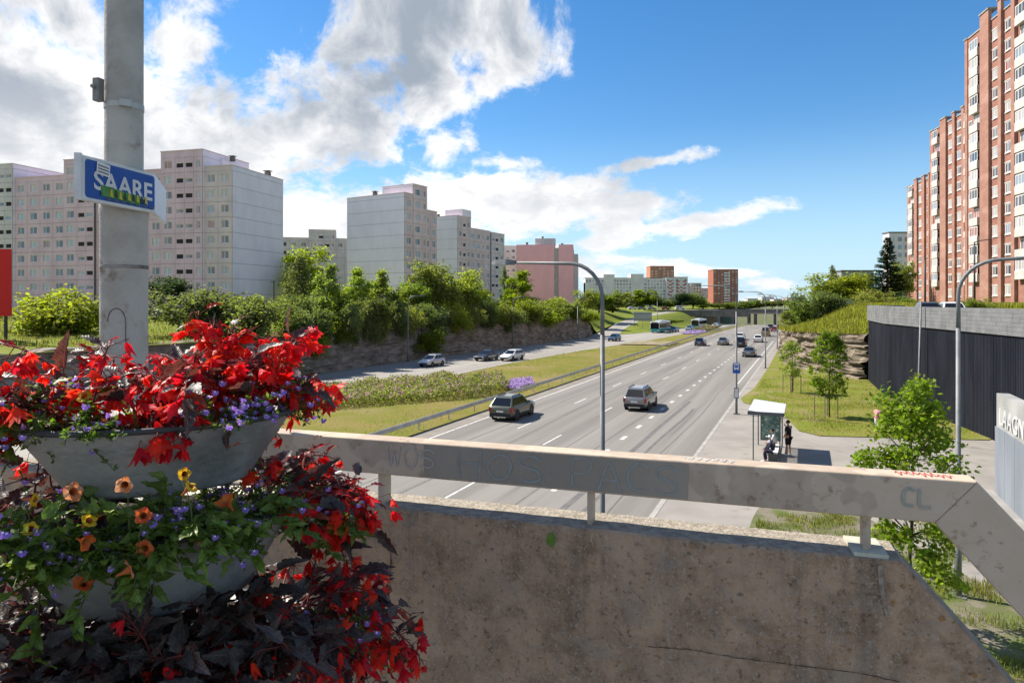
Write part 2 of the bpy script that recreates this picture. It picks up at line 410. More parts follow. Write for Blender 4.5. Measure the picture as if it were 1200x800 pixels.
plateau('left_hillside', slope_edge, lambda u: lerp(u, [(156, 4.55), (172, .05), (210, 1.75), (240, 3.15), (270, 3.75), (320, 4.15)]), lambda u: lerp(u, [(170, 5.9), (260, 4.6)]),
        list(range(-120, 60, 15))+list(range(60, 330, 6))+[360, 450, 700, 1300], -1, [0, 1, 2.5, 5, 8, 12, 18, 26, 40, 70, 120, 220, 600, 2500], meadow, lambda u: lerp(u, [(150, 40), (172, 9), (240, 12)]))
# grassy wedge between slip road and carriageway
strip('slip_island', lambda u: slipR(u)+.15, lambda u: vF(u)-.15, [166, 170, 175, 181, 187, 195, 205, 215, 225, 240, 255, 270, 290, 320], .03, meadow, 8,
      lambda u, v: dip(u)+(slipZ(u)-dip(u))*sm(1-(v-slipR(u))/(vF(u)-slipR(u))*1.15))
vRE = lambda u: lerp(u, [(15, 17.0), (23, 15.6), (48.1, 10.4), (66.7, 6.5), (79.5, 6.2), (80.5, 5.4), (82.5, 3.2), (91, -.9), (106, -2.9), (300, -3.0)])
def zR(u): return 7.55 if u < 79.6 else lerp(u, [(80.5, 4.9), (92, 4.6), (110, 4.2), (150, 4.0), (300, 3.2)])
plateau('right_hillside', lambda u: vRE(u)+.12, zR, lambda u: 7.6 if u < 120 else lerp(u, [(120, 7.6), (300, 4.8)]),
        [-60, 0, 15, 23, 48, 66.7, 79.4, 79.7, 80.5, 82.5, 86, 91, 98, 106]+list(range(114, 310, 10))+[400, 700, 1300], 1, [0, .8, 2, 3.5, 5.5, 8, 11, 16, 24, 40, 80, 200, 600, 2500], meadow, lambda u: 10., .3)
# ---------------------------------------------------------------- limestone faces
rock_l = M('limestone', (.30, .25, .215), .95, (.17, .14, .12), .6, 7, .35, .65, bump=1., bs=6, dirt=((.085, .085, .05), .25, .5, .75), stretch=(1, 1, 2.5))
rock_r = M('limestone_pale', (.27, .22, .165), .95, (.12, .095, .07), .7, 7, .35, .65, bump=1., bs=6, dirt=((.14, .12, .075), .3, .55, .75), stretch=(1, 1, 2.5))
def cliff(name, vE, us, ztop, sgn, mat, amp, seed, du=.4, dz=.16):
    """bedded rock face: beds of uneven thickness step in and out, broken by joints and weathering"""
    rr = random.Random(seed); beds = [-.3]
    while beds[-1] < 9: beds.append(beds[-1]+rr.choice((.18, .25, .3, .45, .7)))
    offs = [[rr.uniform(-1, 1) for _ in range(400)] for _ in beds]; lens = [rr.uniform(1.2, 4.5) for _ in beds]; sh = [rr.uniform(0, 9) for _ in beds]
    u0, u1 = us; ul = [u0]
    while ul[-1] < u1: ul.append(ul[-1]+du*(1 if ul[-1] < 130 else 2.2)*rr.uniform(.5, 1.4))
    zn = int(6/dz); mb = MB(); k = zn+3
    for u in ul:
        zt = ztop(u)
        for q in range(zn+1):
            z = -.2+(zt+.2)*q/zn
            zw = z+.22*nz(u*.25, z*.5, seed)+.1*nz(u*1.3, z, seed+2)
            b = max(i_ for i_ in range(len(beds)) if beds[i_] <= max(zw, beds[0]))
            uw = u+.5*nz(u*.6, z*1.3, seed+5)
            d = .2*offs[b][int((uw+sh[b]+60)/lens[b]) % 400]+.1*offs[b][7]+.5*nz(u*.16, z*.3, seed+8)+.42*nz(u*.55, z*.8, seed+3)+.2*nz(u*1.4, z*1.9, seed+6)+.12*nz(u*3.1, z*3.6, seed+4)
            mb.v.append(tuple(P(u, vE(u)+sgn*(amp*(d+.5)+.1*z), z+dip(u))))
        e = P(u, vE(u)+sgn*(2.2+.1*zt), zt+.02+dip(u)); mb.v.append(tuple(e)); mb.v.append((e.x, e.y, e.z-1.5))
    for a in range(len(ul)-1):
        for q in range(k-1): mb.f.append((a*k+q, a*k+q+1, (a+1)*k+q+1, (a+1)*k+q)); mb.mi.append(0)
    me = mb.mesh(name, mat); recalc(me)
    return me
# a rock face is one mass: a thing of its own
o = put('rock_cliff', cliff('rock_cliff', lambda u: vF(u)-.6 if u < 150 else lerp(u, [(150, -47.2), (168, -49)]), (-30, 163), lambda u: lerp(u, [(60, 4.6), (152, 4.8), (163, 2.2)])+.35*nz(u*.3, 1), -1, rock_l, .7, 5), None)
tag(o, 'long low dark limestone cutting face beside the left carriageway, below the row of trees', 'rock face')
o = put('rock_cliff', cliff('rock_cliff', lambda u: vRE(u)-1.3, (79.9, 300), lambda u: zR(u)+.5*nz(u*.35, 9), 1, rock_r, 1.5, 6, .28, .13), None)
tag(o, 'pale rugged limestone outcrop with a grassy top beside the black retaining wall', 'rock face')
# ================================================================ walls by the right-hand path
steel = M('galvanised_steel', (.19, .2, .2), .6, (.145, .15, .155), 3., 4, metal=.3, spec=.4)
steel_dk = M('dark_steel', (.05, .052, .055), .5, metal=.4)
white_p = M('white_paint', (.72, .71, .68), .55, (.62, .61, .58), 4.)
black_wall = M('black_cladding', (.010, .012, .019), .75, (.019, .021, .03), .9, 6, bump=.3, bs=12, spec=.12, stretch=(1, 1, .25))
blockm = M('wall_coping_blocks', (.175, .177, .18), .85, (.135, .137, .14), 1.2, 6, bump=.5, bs=9, rnd=.05)
Wp = [Vector((23.3, 15, 0)), Vector((28.4, 40.2, 0)), Vector((32.2, 58.8, 0)), Vector((36.8, 70.4, 0)), Vector((41.2, 72.4, 0))]
wall_t = thing('retaining_wall', 'tall black ribbed retaining wall with a grey block band along its top', 'retaining wall', Wp[1])
ZT, ZB = 7.9, 6.35
core = MB()
blk = {}
def lw(p): return p-Wp[1]
for a, b in zip(Wp, Wp[1:]):
    d = (b-a); L = d.length; d.normalize(); nrm = Vector((-d.y, d.x, 0))          # towards the path
    core.add([lw(a)-Vector((0, 0, .3)), lw(b)-Vector((0, 0, .3)), lw(b)+Vector((0, 0, ZT-.02)), lw(a)+Vector((0, 0, ZT-.02)),
              lw(a)-nrm*.5-Vector((0, 0, .3)), lw(b)-nrm*.5-Vector((0, 0, .3)), lw(b)-nrm*.5+Vector((0, 0, ZT-.02)), lw(a)-nrm*.5+Vector((0, 0, ZT-.02))],
             [(0, 1, 2, 3), (5, 4, 7, 6), (3, 2, 6, 7), (0, 3, 7, 4), (1, 5, 6, 2)])
    n = max(1, round(L/1.25)); w = L/n; ang = math.atan2(d.y, d.x)
    key = round(w, 3)
    pm = MB()                                            # one cladding panel with seven shallow ribs
    for r in range(7):
        x0 = .012+r*(w-.024)/7; x1 = x0+(w-.024)/7
        pm.add([(x0, 0, 0), (x0+.01, .02, 0), (x1-.045, .02, 0), (x1-.035, 0, 0), (x1, 0, 0), (x0, 0, ZB-.02), (x0+.01, .02, ZB-.02), (x1-.045, .02, ZB-.02), (x1-.035, 0, ZB-.02), (x1, 0, ZB-.02)],
               [(0, 1, 6, 5), (1, 2, 7, 6), (2, 3, 8, 7), (3, 4, 9, 8)])
    pme = pm.mesh('cladding_panel', black_wall); 
    bmh = .25; bmw = w/2
    bm_ = MB().box(.003, bmw-.003, 0, .14, .006, bmh-.003).mesh('coping_block', blockm)
    near = True
    for i in range(n):
        p = a+d*(w*i)+nrm*.03
        put('cladding_panel', pme, wall_t, lw(p), (0, 0, ang))
        if p.y > 30:
            for k in range(6):
                for h_ in (0, 1):
                    q = p+d*(bmw*h_); q.z = ZB+.02+bmh*k; q += nrm*R.uniform(-.006, .006)
                    put('coping_block', bm_, wall_t, lw(q), (0, 0, ang))
core.build('wall_core', blockm, wall_t)
# grey wing wall with the street name
lag_m = M('painted_concrete_blue_grey', (.20, .225, .25), .8, (.155, .175, .2), .5, 6, bump=.2, bs=14, stretch=(1, 1, .35))
lag_top = M('bare_concrete_grey', (.34, .34, .325), .85, (.25, .25, .24), .7, 6, bump=.2, bs=14)
lw_t = thing('wing_wall', 'blue grey panelled wing wall with white street name lettering, at the right edge', 'wall', P(34.7, 7.4), math.atan2(-CS, -SN))
# local x runs back towards the bridge, front faces the pavement (-y ... local)
L_ = 30.
mb = MB().box(0, L_, 0, .45, 0, 4.42, 0); mb.build('wall_core', lag_top, lw_t)
pw = 1.5
pm = MB().box(.012, pw-.012, -.06, -.002, 0, 2.9).mesh('wall_panel', lag_m)
for i in range(int(L_/pw)): put('wall_panel', pm, lw_t, (i*pw, 0, .12))
def text_mesh(s, size, name, mat, ext=.004, bold=0., space=1.):
    cu = bpy.data.curves.new(name, 'FONT'); cu.body = s; cu.size = size; cu.extrude = ext; cu.offset = bold; cu.space_character = space
    o = bpy.data.objects.new(name, cu); col.objects.link(o)
    dg = bpy.context.evaluated_depsgraph_get(); me = bpy.data.meshes.new_from_object(o.evaluated_get(dg))
    bpy.data.objects.remove(o); bpy.data.curves.remove(cu); me.name = name; me.materials.clear(); me.materials.append(mat); return me
put('lettering', text_mesh('LAAGNA', 1.0, 'lettering', M('letter_grey_white', (.5, .5, .49), .6), .02, .0, 1.12), lw_t, (.55, -.025, 3.18), (rad(90), 0, 0))
mb = MB().box(-.4, L_, -1.1, -.065, 0, .22).build('wall_footing', concrete, lw_t)
# ================================================================ far overpass
ov = thing('overpass', 'grey concrete road overpass crossing far down the motorway', 'bridge', P(350, 0, 0), -TH)
z0 = -3.
mb = MB().box(-85, 30, 0, 11, 2.2, 3.4); mb.build('deck', concrete, ov)
dkc = M('weathered_concrete', (.17, .165, .155), .9, (.12, .118, .11), .6, 5)
MB().box(-85, 30, -.25, 0, 2.9, 4.5).build('parapet', dkc, ov)
for x in (-26, -23, -14, -4.2):
    MB().box(x-.5, x+.5, 1.5, 9.5, -3.6, 2.2).build('pier', dkc, ov)
MB().box(-33.8, -32.6, .5, 10.5, -3.4, 2.2).build('pier', dkc, ov)
# abutment with stepped concrete blocks left of the carriageway
ab = thing('abutment', 'stepped grey concrete abutment left of the far overpass', 'abutment', P(288, -36, 0), -TH)
MB().box(-14, 2.2, 0, 14, -2.5, 4.6).build('retaining_block', dkc, ab)
MB().box(-4.2, 2.9, -.35, 0, 3.1, 3.6).build('ledge', concrete, ab)
MB().box(-4, 2.7, -.4, -.02, -2.3, 3.0).build('panel', M('brown_panel', (.15, .125, .105), .9, (.12, .1, .085), .5), ab)
MB().box(-9.2, -7.4, -.3, 0, -2.3, 3.9).build('pilaster', concrete, ab)
MB().box(-26, -14.2, 2, 6, -2, 2.6).build('side_wall', M('dark_stone', (.12, .1, .085), .9, (.09, .075, .06), .8), ab)
# motorway sign seen from behind
sg = thing('motorway_sign', 'grey back of a wide direction sign on three thin posts on the slip road island', 'sign', P(196, -43.4, .9), -TH+.12)
MB().box(-2.6, 2.6, 0, .08, 1.7, 4.3).build('board', M('sign_back', (.33, .35, .36), .5, metal=.3), sg)
for x in (-2.4, 0, 2.4): MB().tube([(x, .12, -.9), (x, .12, 4.2)], .05, 6).build('post', steel, sg)
for z in (2.2, 3.8): MB().box(-2.6, 2.6, -.05, -.004, z-.05, z+.05).build('brace', steel, sg)
# low wall along the upper street
uw = thing('parapet_wall', 'low concrete wall with parked cars behind, along the upper street', 'wall', P(282, -62, 4.2), -TH)
for i in range(9): MB().box(i*4.6, i*4.6+4.55, 0, .4, -2, .55).build('wall_segment', dkc, uw)
# ================================================================ guard rail on the median
gr = thing('guard_rail', 'long grey steel guard rail along the grass median', 'guard rail', P(0, -22.9, 0), -TH)   # local x = right, y = along
prof = [(.02, .46), (.09, .5), (.09, .56), (.02, .6), (.02, .63), (.09, .67), (.09, .73), (.02, .77)]
mb = MB(); us = list(range(-40, 340, 10)); vs = []; fs = []
for u in us:
    for x, z in prof: vs.append((x, u, z+dip(u)))
k = len(prof)
for i in range(len(us)-1):
    for j in range(k-1): fs.append((i*k+j, i*k+j+1, (i+1)*k+j+1, (i+1)*k+j))
rail_m = M('guard_rail_steel', (.66, .635, .56), .6, (.54, .52, .45), 1.5, 5, metal=.25)
mb.add(vs, fs).build('beam', rail_m, gr, True)
pm = MB().box(-.05, .015, -.035, .035, -.1, .74).mesh('post', rail_m)
pm2 = MB().box(-.03, .02, -.02, .02, .0, .0001)
for u in range(-38, 334, 4): put('post', pm, gr, (0, u, dip(u)))
# ================================================================ lamps
def lamp_proto(name, label, h, arm, side, r0=.07, r1=.045, head=True, m=None, loc=(0, 0, 0), rz=0., group='street lamps along the motorway'):
    """curved single-arm street lamp; arm reaches along local -x (side=-1) or +x"""
    m = m or steel
    t = thing(name, label, 'street lamp', loc, rz, group)
    MB().tube([(0, 0, 0), (0, 0, 1.4), (0, 0, 1.45), (0, 0, h*.8)], [r0*1.25, r0*1.2, r0, r0*.85], 12).build('pole', m, t, True)
    R_ = min(.95, arm*.4); pts = [(0, 0, h*.8)]; 
    for i in range(9):
        a = math.pi/2*i/8; pts.append((side*(R_-R_*math.cos(a)), 0, h-R_+R_*math.sin(a)))
    pts.append((side*(arm-.6), 0, h+.07))
    MB().tube(pts, [r0*.85]+[r0*.72]*9+[r1*.8], 10).build('arm', m, t, True)
    if head:
        hd = MB().box(-.1, .1, -.1, .1, h+.02, h+.12)
        hd = MB(); x0, x1 = side*(arm-.75), side*arm
        for (xa, ya, za, zb) in ((x0, .06, h+.03, h+.13), (x0+(x1-x0)*.35, .13, h+.01, h+.17), (x0+(x1-x0)*.8, .12, h+.02, h+.15), (x1, .05, h+.05, h+.1)):
            hd.v += [(xa, -ya, za), (xa, ya, za), (xa, ya*.7, zb), (xa, -ya*.7, zb)]
        for i in range(3):
            for j in range(4): hd.f.append((i*4+j, i*4+(j+1) % 4, i*4+4+(j+1) % 4, i*4+4+j))
        hd.f += [(3, 2, 1, 0), (12, 13, 14, 15)]; hd.mi = [0]*len(hd.f)
        lh = hd.build('lamp_head', m, t)
        MB().box(min(x0, x1)+.22, max(x0, x1)-.12, -.09, .09, h+.0, h+.012).build('lens', M('lamp_glass', (.6, .6, .56), .2), lh)
    MB().box(-.2, .2, -.2, .2, -.05, .06).build('base_plate', m, t)
    return t
RL = -TH
lampA = lamp_proto('street_lamp', 'nearest tall curved street lamp, standing just beyond the parapet over the carriageway', 9.3, 3.3, -1, loc=at(706, 17.6), rz=RL-.1)
copy_tree(lampA, 'street lamp carrying the blue bus stop sign beside the shelter', at(863, 49.5, .12), RL)
for i, (px, Y, lab) in enumerate(((901, 83.5, 'street lamp at the kerb in front of the limestone outcrop, next beyond the bus stop'), (918, 117, 'fourth street lamp along the right kerb, rising above the outcrop'), (929, 151, 'farthest street lamp visible along the right kerb'))):
    copy_tree(lampA, lab, P(UV(*at(px, Y)[:2])[0], -4.6, .12), RL)
lampR = copy_tree(lampA, 'street lamp at right with its arm reaching out of the frame, behind the young maple', at(1123, 18.9, .12), RL+math.pi-.25)
# plain post beside the black wall
t = thing('lamp_post', 'plain grey leaning post in front of the black wall', 'post', at(1076, 50, .12), 0, 'posts near the black wall')
MB().tube([(0, 0, 0), (.02, 0, 1.3), (.21, 0, 8.2)], [.11, .09, .06], 10).build('shaft', steel, t, True); MB().box(-.18, .18, -.18, .18, 0, .05).build('base_plate', steel, t)
for px, Y, h, lab, arm in ((1084, 76, 5.4, 'dark upright post above the black wall before the brick tower, left one', 0), (1142, 62, 6.2, 'dark lamp post with a short arm above the black wall, right one', 1)):
    t = thing('dark_lamp_post', lab, 'lamp post', at(px, Y, 7.5), 0, 'dark posts on the upper terrace')
    MB().tube([(0, 0, 0), (0, 0, h)], [.1, .06], 8).build('shaft', steel_dk, t, True)
    MB().tube([(0, 0, h-.05), (.5*(1 if arm else .3), 0, h+.1), (1.3 if arm else .3, 0, h+.2)], .04, 6).build('arm', steel_dk, t, True)
# left-hand lamps, shorter arms towards the road
lampL = lamp_proto('street_lamp', 'street lamp before the left rock face behind the silver hatchback', 9., 2.4, 1, .1, .06, loc=at(478, 94), rz=RL+.3, group='street lamps along the left carriageway')
copy_tree(lampL, 'street lamp before the left rock face near the dark saloon and white estate', at(601, 123), RL+.3)
copy_tree(lampL, 'street lamp at the far end of the left rock face by the slip road', at(677, 147), RL+.3)
copy_tree(lampL, 'slim street lamp on the slip road island', P(205, -41, 1.4), RL+math.pi)
smalll = lamp_proto('street_lamp', 'small grey park lamp with a curved arm behind the red flowers right of the pole', 4.2, 1.2, 1, .06, .04, loc=at(209, 74, 4.9), rz=.2, group='small lamps on the left lawn')
copy_tree(smalll, 'small grey park lamp whose curved arm peeks out left of the pole', at(147, 62, 4.6), math.pi-.1, .85)
t = thing('utility_pole', 'thin dark utility pole before the white gable end', 'pole', at(321, 110, 5.6)); MB().tube([(0, 0, 0), (0, 0, 6)], [.12, .07], 6).build('shaft', steel_dk, t); MB().box(-.5, .1, -.04, .04, 5.7, 5.8).build('cross_arm', steel_dk, t)
# red hoarding at the far left
t = thing('red_hoarding', 'bright red advertising board cut off by the left edge', 'billboard', at(-4, 60, 4.6), .15)
MB().box(-3.4, 1.15, 0, .15, 2.4, 8.3).build('panel', M('red_board', (.6, .012, .012), .5), t)
for x in (-2.6, .6): MB().box(x-.1, x+.1, .16, .36, -.5, 6).build('post', steel_dk, t)
# ================================================================ buildings
win_glass = glass_mat('window_glass', (.045, .06, .075), curtain=(.42, .42, .41))
win_frame = M('window_frame', (.74, .72, .72), .6)
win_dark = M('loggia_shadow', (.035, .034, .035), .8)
roofm = M('roof_felt', (.12, .12, .12), .9)
def wall_mat(n, c, k=.86, **kw): return M(n, c, .9, tuple(x*k for x in c), .35, 6, .35, .65, bump=.25, bs=6, stretch=(1, 1, .5), **kw)
MC = {}
def cached(key, fn):
    if key not in MC: MC[key] = fn()
    return MC[key]
def panel_mesh(w, h, hole, mat, key):
    """facade panel (front at y=-.12) with a real window opening; hole=(x0,x1,z0,z1) or None"""
    def mk():
        mb = MB(); g_ = .025; a, b, c, d = g_, w-g_, g_, h-g_
        if hole is None: return mb.box(a, b, -.12, 0, c, d).mesh('facade_panel', mat)
        x0, x1, z0, z1 = hole
        for (p, q, r, s) in ((a, b, c, z0), (a, b, z1, d), (a, x0, z0, z1), (x1, b, z0, z1)): mb.add([(p, -.12, r), (q, -.12, r), (q, -.12, s), (p, -.12, s)], [(0, 1, 2, 3)])
        for (p, q, r, s) in ((a, r_, c, d) for r_ in ()): pass
        mb.add([(x0, -.12, z0), (x1, -.12, z0), (x1, -.12, z1), (x0, -.12, z1), (x0, .1, z0), (x1, .1, z0), (x1, .1, z1), (x0, .1, z1)], [(0, 4, 5, 1), (1, 5, 6, 2), (2, 6, 7, 3), (3, 7, 4, 0)])
        mb.add([(a, -.12, c), (b, -.12, c), (b, -.12, d), (a, -.12, d), (a, 0, c), (b, 0, c), (b, 0, d), (a, 0, d)], [(0, 4, 5, 1), (1, 5, 6, 2), (2, 6, 7, 3), (3, 7, 4, 0)])
        me = mb.mesh('facade_panel', mat); return me
    return cached(('pan', w, h, hole, mat.name, key), mk)
def window_mesh(w, h, n=2, key=0):
    def mk():
        mb = MB(); f = .1
        for (p, q, r, s) in ((0, w, 0, f), (0, w, h-f, h), (0, f, f, h-f), (w-f, w, f, h-f)): mb.box(p, q, -.03, .03, r, s)
        for i in range(1, n):
            x = w*(i/n if n != 2 else .42); mb.box(x-.04, x+.04, -.035, .03, f, h-f)
        return mb.mesh('window', win_frame)
    return cached(('win', w, h, n, key), mk)
def pane_mesh(w, h, key=0):
    return cached(('pane', w, h, key), lambda: MB().add([(0, .005, 0), (w, .005, 0), (w, .005, h), (0, .005, h)], [(0, 1, 2, 3)]).mesh('pane', win_glass))
BAY = {'w': (3.2, 2), 'n': (1.9, 1), 's': (2.0, 0), 'b': (3.0, None)}
def window_at(parent, x, z, w, h, n=2, pane=True, y=0.):
    o = put('window', window_mesh(w, h, n), parent, (x, y, z))
    if pane: put('pane', pane_mesh(w, h), o)
    return o
def section(t, x0, x1, depth, base, nf, fh, bays, mat, y0=0., roof_extra=.9, end_l=None, end_r=None, core=None, panes=True, glz=None):
    """one stair section: core, panels with windows, roof slab; gables get one long panel per storey"""
    core = core or wall_mat('facade_core', (.2, .18, .17))
    top = base+nf*fh+roof_extra
    MB().box(x0+.01, x1-.01, y0+.16, depth, 0, top-.02).build('core_wall', core, t)
    w = (x1-x0)/sum(BAY[b][0] for b in bays)
    x = x0
    for b in bays:
        bw = round(BAY[b][0]*w, 3)
        if b == 'b': hole = None
        elif b == 's': hole = (round(bw*.12, 3), round(bw*.88, 3), .95, 1.75)
        elif b == 'n': hole = (round(bw*.28, 3), round(bw*.74, 3), .8, 2.2)
        else: hole = (round(bw*.24, 3), round(bw*.76, 3), .85, 2.3)
        pm = panel_mesh(bw, fh, hole, mat, 0)
        for k in range(nf):
            z = base+k*fh
            put('facade_panel', pm, t, (x, y0, z))
            if hole:
                ww, hh = round(hole[1]-hole[0], 3), round(hole[3]-hole[2], 3)
                if b == 's':
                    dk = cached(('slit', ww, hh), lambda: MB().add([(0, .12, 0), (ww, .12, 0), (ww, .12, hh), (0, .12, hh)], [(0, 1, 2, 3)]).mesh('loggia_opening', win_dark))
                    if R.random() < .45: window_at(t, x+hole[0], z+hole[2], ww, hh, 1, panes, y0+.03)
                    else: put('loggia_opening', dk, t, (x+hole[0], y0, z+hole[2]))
                else: window_at(t, x+hole[0], z+hole[2], ww, hh, 2, panes, y0+.03)
        MB().box(x, x+bw, y0-.1, y0+.15, base+nf*fh+.01, top).build('attic_panel', mat, t)
        MB().box(x, x+bw, y0-.06, y0+.15, -1.5, base-.01).build('plinth', core, t)
        x += bw
    MB().box(x0-.08, x1+.08, y0-.2, depth+.1, top, top+.18).build('roof_edge', glz or mat, t)
    for side, gm in ((-1, end_l), (1, end_r)):
        if gm is None: continue
        xx = x0-.1 if side < 0 else x1
        for k in range(nf+2):
            za = base+(k-1)*fh if k else -1.5
            zb = min(base+k*fh, top) if k <= nf else top
            if k == 0: zb = base
            if zb-za > .1: MB().box(xx, xx+.1, y0+.02, depth, za+.03, zb-.03).build('gable_panel', gm, t)
    return top
def chimney(t, x, y, z, s=1.):
    c = MB().box(x-.5*s, x+.5*s, y-.4*s, y+.4*s, z, z+1.*s).build('roof_vent', dkc, t)
    MB().box(x-.7*s, x+.7*s, y-.6*s, y+.6*s, z+1.15*s, z+1.3*s).build('vent_cap', dkc, c); MB().box(x-.3*s, x+.3*s, y-.25*s, y+.25*s, z+1.*s, z+1.15*s).build('vent_neck', dkc, c)
pinkish = wall_mat('pink_grey_panel', (.76, .53, .57)); tan = wall_mat('tan_panel', (.74, .58, .555)); gable = wall_mat('white_gable', (.86, .79, .84), .93)
greyp = wall_mat('grey_panel', (.68, .59, .575)); pinkg = wall_mat('pink_gable', (.95, .48, .5), .93)
# --- long pinkish block at left
ang = math.atan2(-.258, .966)
b1 = thing('apartment_block', 'long pinkish panel apartment block with a white gable, partly behind the grey pole', 'apartment block', (-124.1, 145.4, 5.8), ang)
FH = 2.85; BS = 1.0
def sx(t): return 75-t
top = section(b1, sx(6), sx(0), 16, BS, 9, FH, 'ww', tan, end_r=gable)
section(b1, sx(15.3), sx(6), 13, BS, 10, FH, 'wssn', pinkish, -.5, 1.2, end_r=gable)
section(b1, sx(31), sx(15.3), 13, BS, 9, FH, 'wwwww', pinkish)
section(b1, sx(38.4), sx(31), 13, BS, 10, FH, 'wss', pinkish, -.5)
section(b1, sx(51.5), sx(38.4), 13, BS, 9, FH, 'wwww', pinkish)
section(b1, sx(62), sx(51.5), 13, BS, 10, FH, 'wwss', greyp, -.5, end_r=gable)
MB().box(sx(9), sx(5.2), 4, 9, top, top+2.2).build('lift_room', gable, b1)
chimney(b1, sx(4.5), 6, top+2.2, .8); chimney(b1, sx(1.5), 13, top+.2)
# --- white gable block centre-left
def block(px, Y, dirx, label, scale_f, depth, secs, name='apartment_block', base=5.6, fh=2.85):
    p = at(px, Y, base); return thing(name, label, 'apartment block', p, math.atan2(dirx[1], dirx[0]))
b2 = block(474, 154, (.51, .86), 'white gabled panel block with windows on its right side, above the tree row', 1, 17, None)
t2 = section(b2, 0, 2.9, 17.5, .6, 9, FH, 'w', tan, end_l=gable)
section(b2, 2.9, 8, 9, .6, 10, FH, 'wn', tan, -.1, .4, end_l=gable)
MB().box(2.92, 7.98, 9, 17.4, -1, t2-.1).build('rear_wall', gable, b2)
section(b2, 8, 13.2, 15, .6, 8, FH, 'ww', tan, .9)
chimney(b2, 1.4, 10, t2+.2, .9); chimney(b2, 5.5, 5, t2+2.3, .6)
b3 = block(536, 195, (.49, .87), 'second white gabled panel block, right of and behind the larger one', 1, 15, None)
t3 = section(b3, 0, 7, 15, .6, 9, FH, 'wsw', tan, end_l=gable)
section(b3, 7, 19, 14, .6, 8, FH, 'wwnw', tan, .6, .9)
section(b3, 19, 27, 14, .6, 8, FH, 'ssw', greyp, .2, .6, end_r=gable)
MB().box(2.5, 7.1, -.1, 6, t3+.18, t3+2.2).build('lift_room', gable, b3); chimney(b3, 2, 8, t3+.2, .7)
b4 = block(333, 232, (.97, .24), 'beige panel block far behind, between the two white gables', 1, 14, None)
t4 = section(b4, -8, 8, 13, .6, 8, FH, 'wwwww', greyp, panes=True)
section(b4, 8, 17, 13, .6, 9, FH, 'wssn', greyp, -.4, end_r=gable)
section(b4, 17, 26, 13, .6, 8, FH, 'www', greyp)
b5 = block(566, 300, (.98, .2), 'small distant beige panel block left of the pink building', 1, 14, None)
section(b5, 0, 4, 12, .6, 8, FH, 'w', greyp); section(b5, 4, 15, 12, .6, 9, FH, 'wwsw', greyp, -.3)
b6 = thing('apartment_block', 'pink windowless gable block with a taller roof box', 'apartment block', at(605, 262, 5.2), math.atan2(-.1, .995))
zz = [(0, 14.6, 24.6, pinkg), (15.4, 21.5, 24.2, pinkg)]
for k in range(9):
    MB().box(0, 14.6, -.02, .1, .3+k*2.72, .3+k*2.72+2.7).build('gable_panel', pinkg, b6)
    MB().box(16.2, 21.8, .5, .62, .3+k*2.72, .3+k*2.72+2.7).build('gable_panel', pinkg, b6)
MB().box(0.02, 14.58, .1, 40, -1, 24.7).build('core_wall', tan, b6)
MB().box(14.6, 16.2, 1.5, 40, -1, 23.6).build('stair_wall', greyp, b6); MB().box(16.2, 21.8, .62, 40, -1, 24.4).build('core_wall', tan, b6); MB().box(21.8, 23.6, 6, 40, -1, 21.5).build('core_wall', greyp, b6)
MB().box(7.2, 14.9, 1, 7, 24.7, 27.2).build('lift_room', greyp, b6); chimney(b6, 4, 2, 24.8, .8); chimney(b6, 10, 3, 27.2, .7); chimney(b6, 17.5, 3, 24.4, .8)
# --- far blocks
def far_block(px0, px1, ytop, Y, label, mat, rows, cols, base=4., depth=14, yb=None, cat='apartment block', name='apartment_block', extra=(), band=None):
    x0, x1 = (px0-600)/800*Y, (px1-600)/800*Y
    t = thing(name, label, cat, (x0, Y, base), 0); H = Zat(ytop, Y)-base; w = x1-x0
    MB().box(0, w, 0, depth, -2, H).build('wall', mat, t); MB().box(-.2, w+.2, -.2, depth+.2, H, H+.4).build('roof', roofm if band is None else band, t)
    fh = H/(rows+.4); cw = w/cols
    wm = cached(('fw', round(cw, 2), round(fh, 2)), lambda: MB().box(0, cw*.5, -.12, -.02, 0, fh*.5, 0).mesh('window', win_glass))
    for r in range(rows):
        for c in range(cols): put('window', wm, t, (cw*(c+.25), 0, fh*(r+.35)))
    for (a, b, yt) in extra:
        MB().box((a-600)/800*Y-x0, (b-600)/800*Y-x0, -.6, depth-.3, -2, Zat(yt, Y)-base).build('stair_tower', mat, t)
    return t, w, H
far_white = wall_mat('far_white', (.70, .64, .67)); brick_far = wall_mat('far_brick', (.36, .13, .085)); brick_or = wall_mat('far_orange_brick', (.46, .2, .12))
fb, fw_, fH = far_block(686, 780, 326, 560, 'long white panel block far behind the trees', far_white, 8, 26, extra=((707, 720, 321.5), (739, 754, 321), (686, 695, 331)))
fb, fw_, fH = far_block(780.5, 806, 325, 558, 'white and red end block beside the long white one', far_white, 8, 5)
redp = M('red_panel', (.45, .07, .07), .7)
for k in range(8):
    for x in (2.2, 8.4, 13.6): MB().box(x, x+2.6, -.35, -.15, fH*k/8.4+.3, fH*k/8.4+1.2).build('balcony', redp, fb)
far_block(762, 790, 312, 700, 'orange brick tower rising behind the white blocks', brick_or, 14, 6, depth=20, band=brick_or)
fb, fw_, fH = far_block(836, 865, 316, 640, 'dark red brick tower standing alone on the skyline', brick_far, 13, 7, depth=18, band=brick_far)
for k in range(12): MB().box(fw_*.42, fw_*.66, -.5, -.15, fH*k/13+1.5, fH*k/13+2.7).build('balcony', far_white, fb)
